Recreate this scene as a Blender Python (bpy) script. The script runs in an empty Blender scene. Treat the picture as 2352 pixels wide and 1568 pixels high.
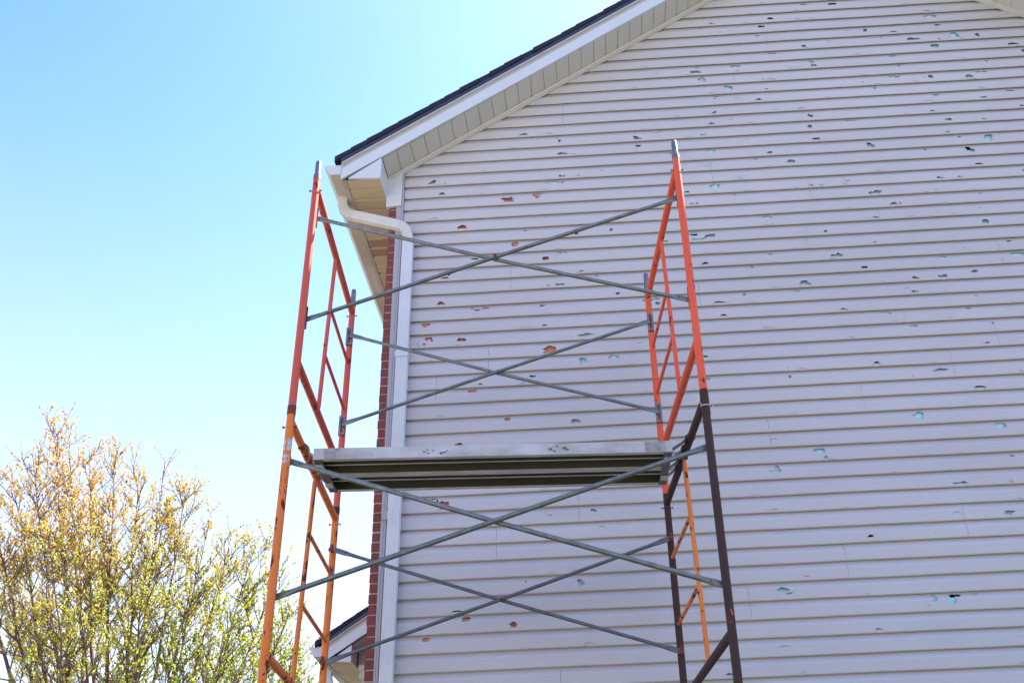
import bpy, bmesh, math, random
from mathutils import Vector, Matrix, noise
from mathutils.geometry import delaunay_2d_cdt
random.seed(7)
sc = bpy.context.scene
col = sc.collection
R = math.radians

# ------------------------------------------------------------------ camera, sky, sun, exposure
CZ = 1.3                                   # eye height
FPX, CX, CY = 2379.22, 1283.52, 784.0      # calibration of the photograph (2352 px wide)
AX_R = Vector((0.99829381, 0.04756859, -0.03386305))
AX_D = Vector((-0.05341406, 0.50967321, -0.85870842))
AX_F = Vector((-0.02358846, 0.85905206, 0.51134444))
cam_d = bpy.data.cameras.new('camera')
cam = bpy.data.objects.new('camera', cam_d)
col.objects.link(cam)
m = Matrix.Identity(4)
for i in range(3):
    m[i][0] = AX_R[i]; m[i][1] = -AX_D[i]; m[i][2] = -AX_F[i]
m[2][3] = CZ
cam.matrix_world = m
cam_d.sensor_width = 36.0
cam_d.lens = 36.0 * FPX / 2352.0
cam_d.shift_x = (1176.0 - CX) / 2352.0
cam_d.clip_end = 2000
sc.camera = cam

SUN_EL, SUN_AZ = 54.0, 60.0                # azimuth measured from +Y towards +X
world = bpy.data.worlds.new('World')
sc.world = world
world.use_nodes = True
nt = world.node_tree
bg = nt.nodes['Background']
sky = nt.nodes.new('ShaderNodeTexSky')
sky.sky_type = 'NISHITA'
sky.sun_disc = False
sky.sun_elevation = R(SUN_EL)
sky.sun_rotation = R(SUN_AZ)
sky.altitude = 100
sky.air_density = 1.0
sky.dust_density = 1.0
sky.ozone_density = 2.0
gm = nt.nodes.new('ShaderNodeGamma'); gm.inputs['Gamma'].default_value = 1.5
nt.links.new(sky.outputs['Color'], gm.inputs['Color'])
# pale haze towards the horizon
wtc = nt.nodes.new('ShaderNodeTexCoord'); wsp = nt.nodes.new('ShaderNodeSeparateXYZ'); wmr = nt.nodes.new('ShaderNodeMapRange'); wmx = nt.nodes.new('ShaderNodeMix')
wmr.interpolation_type = 'SMOOTHSTEP'
wmr.inputs['From Min'].default_value = 0.74; wmr.inputs['From Max'].default_value = 0.10
wmr.inputs['To Min'].default_value = 0.0; wmr.inputs['To Max'].default_value = 0.92
wmx.data_type = 'RGBA'; wmx.inputs[7].default_value = (3.35, 3.4, 3.5, 1)
nt.links.new(wtc.outputs['Generated'], wsp.inputs[0]); nt.links.new(wsp.outputs['Z'], wmr.inputs['Value'])
wml = nt.nodes.new('ShaderNodeMix'); wml.data_type = 'RGBA'; wml.blend_type = 'MULTIPLY'; wml.inputs[0].default_value = 1.0
wml.inputs[7].default_value = (0.78, 0.87, 1.0, 1)
nt.links.new(gm.outputs['Color'], wml.inputs[6]); nt.links.new(wml.outputs[2], wmx.inputs[6])
# bright veil of haze round the sun
wdp = nt.nodes.new('ShaderNodeVectorMath'); wdp.operation = 'DOT_PRODUCT'
wdp.inputs[1].default_value = (math.sin(R(SUN_AZ)) * math.cos(R(SUN_EL)), math.cos(R(SUN_AZ)) * math.cos(R(SUN_EL)), math.sin(R(SUN_EL)))
wcl = nt.nodes.new('ShaderNodeMath'); wcl.operation = 'MAXIMUM'; wcl.inputs[1].default_value = 0.0
wpw = nt.nodes.new('ShaderNodeMath'); wpw.operation = 'POWER'; wpw.inputs[1].default_value = 5.0
wad = nt.nodes.new('ShaderNodeMath'); wad.operation = 'MULTIPLY_ADD'; wad.inputs[1].default_value = 0.75; wad.use_clamp = True
nt.links.new(wtc.outputs['Generated'], wdp.inputs[0]); nt.links.new(wdp.outputs['Value'], wcl.inputs[0]); nt.links.new(wcl.outputs[0], wpw.inputs[0])
nt.links.new(wpw.outputs[0], wad.inputs[0]); nt.links.new(wmr.outputs['Result'], wad.inputs[2]); nt.links.new(wmx.outputs[2], bg.inputs['Color']); nt.links.new(wad.outputs[0], wmx.inputs[0])
bg.inputs['Strength'].default_value = 0.10
sun_d = bpy.data.lights.new('sun', 'SUN')
sun_d.energy = 5.0
sun_d.angle = R(0.55)
sun_d.color = (1.0, 0.95, 0.87)
sun = bpy.data.objects.new('sun', sun_d)
col.objects.link(sun)
sdir = Vector((math.sin(R(SUN_AZ)) * math.cos(R(SUN_EL)), math.cos(R(SUN_AZ)) * math.cos(R(SUN_EL)), math.sin(R(SUN_EL))))
sun.rotation_euler = sdir.to_track_quat('Z', 'Y').to_euler()
sc.view_settings.view_transform = 'Standard'
sc.view_settings.look = 'None'
sc.view_settings.exposure = 1.75
sc.view_settings.gamma = 1.0


def P(px, py, Y):
    """world point on the vertical plane y = Y seen at photo pixel (px, py)"""
    v = AX_R * ((px - CX) / FPX) + AX_D * ((py - CY) / FPX) + AX_F
    v = v * (Y / v.y)
    return Vector((v.x, v.y, v.z + CZ))


# ------------------------------------------------------------------ materials
def mat(name, base, rough=0.6, metal=0.0, spec=0.5, var=0.0, vscale=4.0, bump=0.0, bscale=60.0, vcol=None, stretch=(1, 1, 1)):
    mm = bpy.data.materials.new(name)
    mm.use_nodes = True
    n = mm.node_tree.nodes; l = mm.node_tree.links
    b = n['Principled BSDF']
    b.inputs['Base Color'].default_value = (*base, 1)
    b.inputs['Roughness'].default_value = rough
    b.inputs['Metallic'].default_value = metal
    b.inputs['Specular IOR Level'].default_value = spec
    tc = n.new('ShaderNodeTexCoord')
    mp = n.new('ShaderNodeMapping'); mp.inputs['Scale'].default_value = stretch
    l.new(tc.outputs['Object'], mp.inputs['Vector'])
    if var > 0:
        nz = n.new('ShaderNodeTexNoise'); nz.inputs['Scale'].default_value = vscale
        nz.inputs['Detail'].default_value = 6; nz.inputs['Roughness'].default_value = 0.62
        l.new(mp.outputs['Vector'], nz.inputs['Vector'])
        cr = n.new('ShaderNodeMapRange')
        cr.inputs['From Min'].default_value = 0.3; cr.inputs['From Max'].default_value = 0.7
        cr.inputs['To Min'].default_value = 0.0; cr.inputs['To Max'].default_value = 1.0
        l.new(nz.outputs['Fac'], cr.inputs['Value'])
        mx = n.new('ShaderNodeMix'); mx.data_type = 'RGBA'
        v2 = vcol if vcol else tuple(c * (1 - var) for c in base)
        mx.inputs[6].default_value = (*base, 1); mx.inputs[7].default_value = (*v2, 1)
        if vcol:
            cr.inputs['To Max'].default_value = var
        l.new(cr.outputs['Result'], mx.inputs[0])
        l.new(mx.outputs[2], b.inputs['Base Color'])
    if bump > 0:
        nb = n.new('ShaderNodeTexNoise'); nb.inputs['Scale'].default_value = bscale; nb.inputs['Detail'].default_value = 4
        l.new(mp.outputs['Vector'], nb.inputs['Vector'])
        bp = n.new('ShaderNodeBump'); bp.inputs['Strength'].default_value = bump; bp.inputs['Distance'].default_value = 0.004
        l.new(nb.outputs['Fac'], bp.inputs['Height']); l.new(bp.outputs['Normal'], b.inputs['Normal'])
    return mm


def paint(name, base, chip, amount=0.62, scale=22.0, streak=3.0, rough=0.5, fade=None):
    """old tube paint: chips and rust specks of another colour, slightly faded along the tube"""
    mm = bpy.data.materials.new(name); mm.use_nodes = True
    n = mm.node_tree.nodes; l = mm.node_tree.links; b = n['Principled BSDF']
    tc = n.new('ShaderNodeTexCoord'); mp = n.new('ShaderNodeMapping'); mp.inputs['Scale'].default_value = (1, 1, 1 / streak)
    l.new(tc.outputs['Object'], mp.inputs['Vector'])
    n1 = n.new('ShaderNodeTexNoise'); n1.inputs['Scale'].default_value = scale; n1.inputs['Detail'].default_value = 5; n1.inputs['Roughness'].default_value = 0.65
    l.new(mp.outputs['Vector'], n1.inputs['Vector'])
    n3 = n.new('ShaderNodeTexNoise'); n3.inputs['Scale'].default_value = 3.1; n3.inputs['Detail'].default_value = 3
    l.new(tc.outputs['Object'], n3.inputs['Vector'])
    ad = n.new('ShaderNodeMath'); ad.operation = 'MULTIPLY_ADD'; ad.inputs[1].default_value = 0.35; ad.inputs[2].default_value = -0.17
    l.new(n3.outputs['Fac'], ad.inputs[0])
    sm = n.new('ShaderNodeMath'); sm.operation = 'ADD'
    l.new(n1.outputs['Fac'], sm.inputs[0]); l.new(ad.outputs[0], sm.inputs[1])
    rp = n.new('ShaderNodeMapRange'); rp.inputs['From Min'].default_value = amount; rp.inputs['From Max'].default_value = amount + 0.018
    l.new(sm.outputs[0], rp.inputs['Value'])
    n2 = n.new('ShaderNodeTexNoise'); n2.inputs['Scale'].default_value = 6; n2.inputs['Detail'].default_value = 4
    l.new(mp.outputs['Vector'], n2.inputs['Vector'])
    b.inputs['Specular IOR Level'].default_value = 0.3
    f = fade if fade else tuple(min(1, c * 0.82) for c in base)
    m1 = n.new('ShaderNodeMix'); m1.data_type = 'RGBA'
    m1.inputs[6].default_value = (*base, 1); m1.inputs[7].default_value = (*f, 1)
    l.new(n2.outputs['Fac'], m1.inputs[0])
    m2 = n.new('ShaderNodeMix'); m2.data_type = 'RGBA'; m2.inputs[7].default_value = (*chip, 1)
    l.new(rp.outputs['Result'], m2.inputs[0]); l.new(m1.outputs[2], m2.inputs[6]); l.new(m2.outputs[2], b.inputs['Base Color'])
    r2 = n.new('ShaderNodeMapRange'); r2.inputs['To Min'].default_value = rough; r2.inputs['To Max'].default_value = 0.85
    l.new(rp.outputs['Result'], r2.inputs['Value']); l.new(r2.outputs['Result'], b.inputs['Roughness'])
    bp = n.new('ShaderNodeBump'); bp.inputs['Strength'].default_value = 0.35; bp.inputs['Distance'].default_value = 0.002; bp.invert = True
    l.new(rp.outputs['Result'], bp.inputs['Height']); l.new(bp.outputs['Normal'], b.inputs['Normal'])
    return mm


M = {}
M['siding'] = mat('siding_vinyl', (0.59, 0.54, 0.545), 0.55, spec=0.3, var=0.13, vscale=1.3, bump=0.05, bscale=260, stretch=(0.35, 1, 1))
M['trim'] = mat('mauve_vinyl_trim', (0.42, 0.39, 0.42), 0.5, var=0.06, vscale=3)
M['white'] = mat('white_coated_metal', (0.67, 0.655, 0.67), 0.38, var=0.07, vscale=5, bump=0.04, bscale=30)
M['cream'] = mat('creamy_aged_metal', (0.68, 0.65, 0.60), 0.42, var=0.35, vscale=9, vcol=(0.55, 0.47, 0.38), bump=0.05, bscale=30)
M['white_stained'] = mat('weathered_white_metal', (0.68, 0.64, 0.60), 0.45, var=0.55, vscale=7, vcol=(0.42, 0.33, 0.25), stretch=(1, 0.35, 1))
M['eave_soffit'] = mat('warm_bounce_soffit_vinyl', (0.58, 0.44, 0.28), 0.55, var=0.06, vscale=3)  # warm bounce from the ground put into the soffit colour
M['soffit'] = mat('soffit_vinyl', (0.66, 0.63, 0.60), 0.55, var=0.06, vscale=3)
M['foam'] = mat('blue_foam_board', (0.52, 0.86, 0.94), 0.7, var=0.4, vscale=14, vcol=(0.68, 0.92, 0.96))
M['redboard'] = mat('red_sheathing_board', (0.70, 0.22, 0.14), 0.8, var=0.5, vscale=12, vcol=(0.80, 0.38, 0.29))
M['alu_worn'] = mat('scratched_aluminium', (0.46, 0.43, 0.42), 0.6, metal=0.2, var=1.0, vscale=35, vcol=(0.22, 0.19, 0.17))
M['smear'] = mat('brown_mortar_stain', (0.20, 0.16, 0.14), 0.9, var=0.4, vscale=60)
M['shade_black'] = mat('black_shade_backing', (0.012, 0.012, 0.014), 0.9)  # near-black backing that paints the shadow seen in the siding holes
M['pin'] = mat('weathered_steel_pin', (0.22, 0.22, 0.24), 0.5, metal=0.7, var=0.7, vscale=22, vcol=(0.16, 0.11, 0.09))
M['mortar'] = mat('pale_mortar', (0.52, 0.47, 0.42), 0.9, var=0.2, vscale=30, bump=0.4, bscale=150)
M['brick'] = mat('red_brick', (0.25, 0.055, 0.042), 0.85, var=0.6, vscale=9, vcol=(0.15, 0.036, 0.032), bump=0.5, bscale=120)
M['shingle'] = mat('dark_asphalt_shingle', (0.022, 0.02, 0.03), 0.9, var=0.5, vscale=40, bump=0.6, bscale=200)
M['gutter'] = mat('stained_gutter_metal', (0.60, 0.54, 0.46), 0.45, var=0.7, vscale=6, vcol=(0.34, 0.25, 0.17), stretch=(1, 0.3, 1))
M['drip'] = mat('dark_blue_drip_edge', (0.035, 0.035, 0.075), 0.4, var=0.1)
M['gable_band'] = mat('beige_rake_band', (0.50, 0.47, 0.42), 0.5, var=0.06, vscale=5)
M['galv'] = mat('galvanised_steel', (0.235, 0.25, 0.245), 0.42, metal=0.7, var=0.8, vscale=26, vcol=(0.12, 0.12, 0.10), bump=0.15, bscale=90)
M['galv_dark'] = mat('dull_dark_steel', (0.16, 0.17, 0.19), 0.5, metal=0.6, var=0.6, vscale=20, vcol=(0.09, 0.08, 0.08), bump=0.15, bscale=90)
M['alu'] = mat('scuffed_aluminium', (0.60, 0.565, 0.575), 0.6, metal=0.2, var=0.9, vscale=11, vcol=(0.36, 0.32, 0.29), bump=0.1, bscale=60, stretch=(0.5, 1, 1))
M['alu_shaded'] = mat('shaded_deck_underside', (0.085, 0.078, 0.05), 0.8, var=0.5, vscale=6, vcol=(0.055, 0.05, 0.034))  # aluminium coloured dark for the shade under the deck
M['vermilion'] = paint('vermilion_paint', (0.74, 0.075, 0.02), (0.14, 0.02, 0.012), 0.635, 24, 2.5, fade=(0.80, 0.13, 0.055))
M['vermilion_shaded'] = paint('shaded_vermilion_paint', (0.56, 0.07, 0.03), (0.12, 0.02, 0.012), 0.63, 22, 2.5, fade=(0.60, 0.11, 0.06))  # darker copy of the same red paint, shade put into its colour
M['orange'] = paint('orange_paint', (0.70, 0.155, 0.02), (0.12, 0.025, 0.015), 0.60, 22, 3.0, fade=(0.76, 0.21, 0.035))
M['orange_rusty'] = paint('rusty_orange_paint', (0.78, 0.22, 0.04), (0.10, 0.02, 0.015), 0.575, 15, 1.4)
M['brown'] = paint('plum_brown_paint', (0.045, 0.018, 0.015), (0.62, 0.12, 0.05), 0.70, 34, 2.0, rough=0.7, fade=(0.06, 0.028, 0.024))
M['rust'] = mat('rusted_steel', (0.12, 0.03, 0.018), 0.85, var=0.6, vscale=40, vcol=(0.30, 0.05, 0.02), bump=0.4, bscale=150)
M['label'] = mat('worn_white_label', (0.62, 0.60, 0.60), 0.6, var=0.75, vscale=60, vcol=(0.20, 0.14, 0.14))
M['ink'] = mat('black_print', (0.03, 0.025, 0.035), 0.6)
M['string'] = mat('white_tie', (0.7, 0.66, 0.6), 0.8)
M['bark'] = mat('maple_bark', (0.16, 0.095, 0.075), 0.9, var=0.5, vscale=5, vcol=(0.075, 0.045, 0.04), bump=0.5, bscale=30)
M['bounce_concrete'] = mat('pale_bounce_concrete', (0.42, 0.40, 0.37), 0.9, var=0.15, vscale=2)
M['grass'] = mat('lawn_grass', (0.045, 0.055, 0.02), 0.9, var=0.5, vscale=1.5, vcol=(0.065, 0.06, 0.028), bump=0.6, bscale=30)

# leaves carry their own colour as a mesh attribute, light passes through them
lm = bpy.data.materials.new('spring_maple_leaf'); lm.use_nodes = True
n = lm.node_tree.nodes; l = lm.node_tree.links
for x in list(n): n.remove(x)
out = n.new('ShaderNodeOutputMaterial'); at_ = n.new('ShaderNodeAttribute'); at_.attribute_name = 'leaf_colour'
df = n.new('ShaderNodeBsdfDiffuse'); tr = n.new('ShaderNodeBsdfTranslucent'); mxs = n.new('ShaderNodeMixShader')
mxs.inputs[0].default_value = 0.6
l.new(at_.outputs['Color'], df.inputs['Color']); l.new(at_.outputs['Color'], tr.inputs['Color'])
l.new(df.outputs[0], mxs.inputs[1]); l.new(tr.outputs[0], mxs.inputs[2]); l.new(mxs.outputs[0], out.inputs['Surface'])
M['leaf'] = lm


# ------------------------------------------------------------------ builders
def tag(o, label=None, cat=None, group=None, kind=None):
    if label: o['label'] = label
    if cat: o['category'] = cat
    if group: o['group'] = group
    if kind: o['kind'] = kind
    return o


def empty(name, loc=(0, 0, 0)):
    o = bpy.data.objects.new(name, None); o.location = loc
    o.empty_display_size = 0.3
    col.objects.link(o)
    return o


class MB:
    """collects faces of one object"""
    def __init__(s): s.v = []; s.f = []; s.sm = []

    def add(s, vs, fs, smooth=False):
        k = len(s.v); s.v += [tuple(v) for v in vs]
        s.f += [tuple(k + i for i in f) for f in fs]; s.sm += [smooth] * len(fs)
        return s

    def box(s, a, b):
        x0, y0, z0 = a; x1, y1, z1 = b
        vs = [(x, y, z) for x in (x0, x1) for y in (y0, y1) for z in (z0, z1)]
        return s.add(vs, [(0, 1, 3, 2), (4, 6, 7, 5), (0, 4, 5, 1), (2, 3, 7, 6), (0, 2, 6, 4), (1, 5, 7, 3)])

    def obox(s, o, ux, uy, uz):
        """box from corner o with edge vectors"""
        o, ux, uy, uz = map(Vector, (o, ux, uy, uz))
        vs = [o + ux * i + uy * j + uz * k for i in (0, 1) for j in (0, 1) for k in (0, 1)]
        return s.add(vs, [(0, 1, 3, 2), (4, 6, 7, 5), (0, 4, 5, 1), (2, 3, 7, 6), (0, 2, 6, 4), (1, 5, 7, 3)])

    def prism(s, poly, d):
        """closed polygon (3-D points) pushed along vector d"""
        n_ = len(poly); d = Vector(d)
        vs = [Vector(p) for p in poly] + [Vector(p) + d for p in poly]
        fs = [tuple(range(n_))[::-1], tuple(range(n_, 2 * n_))] + [(i, (i + 1) % n_, n_ + (i + 1) % n_, n_ + i) for i in range(n_)]
        return s.add(vs, fs)

    def sweep(s, pts, rad, n_=14, up=None, caps=True, smooth=True):
        """tube through pts; rad = list of r or (r_wide, r_flat); up fixes the flat direction"""
        pts = [Vector(p) for p in pts]; rings = []
        prev = None
        for i, p in enumerate(pts):
            t = (pts[min(i + 1, len(pts) - 1)] - pts[max(i - 1, 0)]).normalized()
            ref = Vector(up) if up else (prev if prev else (Vector((0, 0, 1)) if abs(t.z) < 0.9 else Vector((0, 1, 0))))
            w = (ref - t * ref.dot(t)).normalized(); u = t.cross(w)
            prev = w
            r = rad[i] if isinstance(rad, (list, tuple)) and len(rad) == len(pts) else rad
            ru, rw = (r if isinstance(r, tuple) else (r, r))
            rings.append([p + u * (ru * math.cos(2 * math.pi * k / n_)) + w * (rw * math.sin(2 * math.pi * k / n_)) for k in range(n_)])
        vs = [v for rg in rings for v in rg]; fs = []
        for i in range(len(pts) - 1):
            for k in range(n_):
                fs.append((i * n_ + k, i * n_ + (k + 1) % n_, (i + 1) * n_ + (k + 1) % n_, (i + 1) * n_ + k))
        s.add(vs, fs, smooth)
        if caps:
            s.add(rings[0], [tuple(range(n_))[::-1]]); s.add(rings[-1], [tuple(range(n_))])
        return s

    def rect_sweep(s, pts, w, h, side, rib=0):
        """downspout: rectangular section w (in the bend plane) x h (along side), fluted faces"""
        pts = [Vector(p) for p in pts]; side = Vector(side).normalized(); rings = []
        for i, p in enumerate(pts):
            a = (p - pts[i - 1]).normalized() if i > 0 else None
            b = (pts[i + 1] - p).normalized() if i < len(pts) - 1 else None
            t = ((a if a else b) + (b if b else a)).normalized()
            sd = (side - t * side.dot(t)).normalized(); u = sd.cross(t).normalized()
            prof = []
            rr = 0.006
            m_ = 5
            for sx, sy in ((-1, -1), (1, -1), (1, 1), (-1, 1)):
                for q in range(3):
                    base = {(-1, -1): 180, (1, -1): 270, (1, 1): 0, (-1, 1): 90}[(sx, sy)]
                    an = R(base + q * 45)
                    prof.append((sx * (w / 2 - rr) + rr * math.cos(an), sy * (h / 2 - rr) + rr * math.sin(an)))
                if rib:
                    nx = {(-1, -1): (1, -1), (1, -1): (1, 1), (1, 1): (-1, 1), (-1, 1): (-1, -1)}[(sx, sy)]
                    for q in range(1, 4 * m_ - 1):
                        tt = q / (4.0 * m_ - 1)
                        x = sx * (w / 2 - rr) * (1 - tt) + nx[0] * (w / 2 - rr) * tt
                        y = sy * (h / 2 - rr) * (1 - tt) + nx[1] * (h / 2 - rr) * tt
                        g = -rib if (q // 2) % 2 else 0.0
                        if sx == nx[0]: x = sx * (w / 2 + g)
                        else: y = sy * (h / 2 + g)
                        prof.append((x, y))
            rings.append([p + u * x + sd * y for x, y in prof])
        n_ = len(rings[0]); fs = []
        for i in range(len(rings) - 1):
            for k in range(n_):
                fs.append((i * n_ + k, i * n_ + (k + 1) % n_, (i + 1) * n_ + (k + 1) % n_, (i + 1) * n_ + k))
        s.add([v for r_ in rings for v in r_], fs)
        s.add(rings[0], [tuple(range(n_))[::-1]]); s.add(rings[-1], [tuple(range(n_))])
        return s

    def build(s, name, material, parent=None, label=None):
        me = bpy.data.meshes.new(name)
        me.from_pydata(s.v, [], s.f)
        me.polygons.foreach_set('use_smooth', s.sm)
        me.materials.append(material)
        me.update()
        bm = bmesh.new(); bm.from_mesh(me); bmesh.ops.recalc_face_normals(bm, faces=bm.faces); bm.to_mesh(me); bm.free()
        o = bpy.data.objects.new(name, me); col.objects.link(o)
        if parent:
            o.parent = parent
            pl = Vector(parent.matrix_basis.translation)
            q = parent.parent
            while q: pl += Vector(q.matrix_basis.translation); q = q.parent
            o.location = -pl
        if label: o['label'] = label
        return o


def build_each(mb, name, material, parent, label=None):
    """one object per connected piece"""
    adj = list(range(len(mb.v)))
    def find(a):
        while adj[a] != a: adj[a] = adj[adj[a]]; a = adj[a]
        return a
    for f in mb.f:
        for q in f[1:]: adj[find(q)] = find(f[0])
    grp = {}
    for i, f in enumerate(mb.f): grp.setdefault(find(f[0]), []).append(i)
    outs = []
    for fs in grp.values():
        n_ = MB(); ids = {}
        for i in fs:
            t = []
            for q in mb.f[i]:
                if q not in ids: ids[q] = len(n_.v); n_.v.append(mb.v[q])
                t.append(ids[q])
            n_.f.append(tuple(t)); n_.sm.append(mb.sm[i])
        outs.append(n_.build(name, material, parent, label))
    return outs


def smooth01(x): return max(0.0, min(1.0, x))


# ------------------------------------------------------------------ ground
DW = 6.37                       # gable wall plane
g = MB(); g.add([(-400, -400, 0), (400, -400, 0), (400, 400, 0), (-400, 400, 0)], [(0, 1, 2, 3)])
tag(g.build('ground', M['grass']), kind='structure')
g = MB(); g.add([(-24, -40, 0.004), (20, -40, 0.004), (20, -12, 0.004), (-4.5, -12, 0.004), (-4.5, 12, 0.004), (-24, 12, 0.004)], [(0, 1, 2, 3, 4, 5)])
tag(g.build('bounce_slab', M['bounce_concrete']), kind='structure')  # added unseen slab that bounces sunlight onto eave and wall

# ------------------------------------------------------------------ house
XC = -1.447                     # brick front of the house (faces -x)
XR = 5.98                       # far right corner
RX = 2.27                       # ridge
E_ = 0.1143                     # siding exposure
Z0 = CZ + 1.5123                # one of the lap edges
XS = -1.345                     # left end of the siding
F = 6.10                        # plane of the rake fascia


def zf(x):                      # lower edge of the rake fascia
    x = x if x <= RX else 2 * RX - x
    return CZ + 5.981 + 0.667 * (x + 0.56)


house = empty('house', (2.2, DW, 0))
tag(house, 'gabled house in hail punched grey lavender siding with red brick corner and white eaves', 'house')

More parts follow.
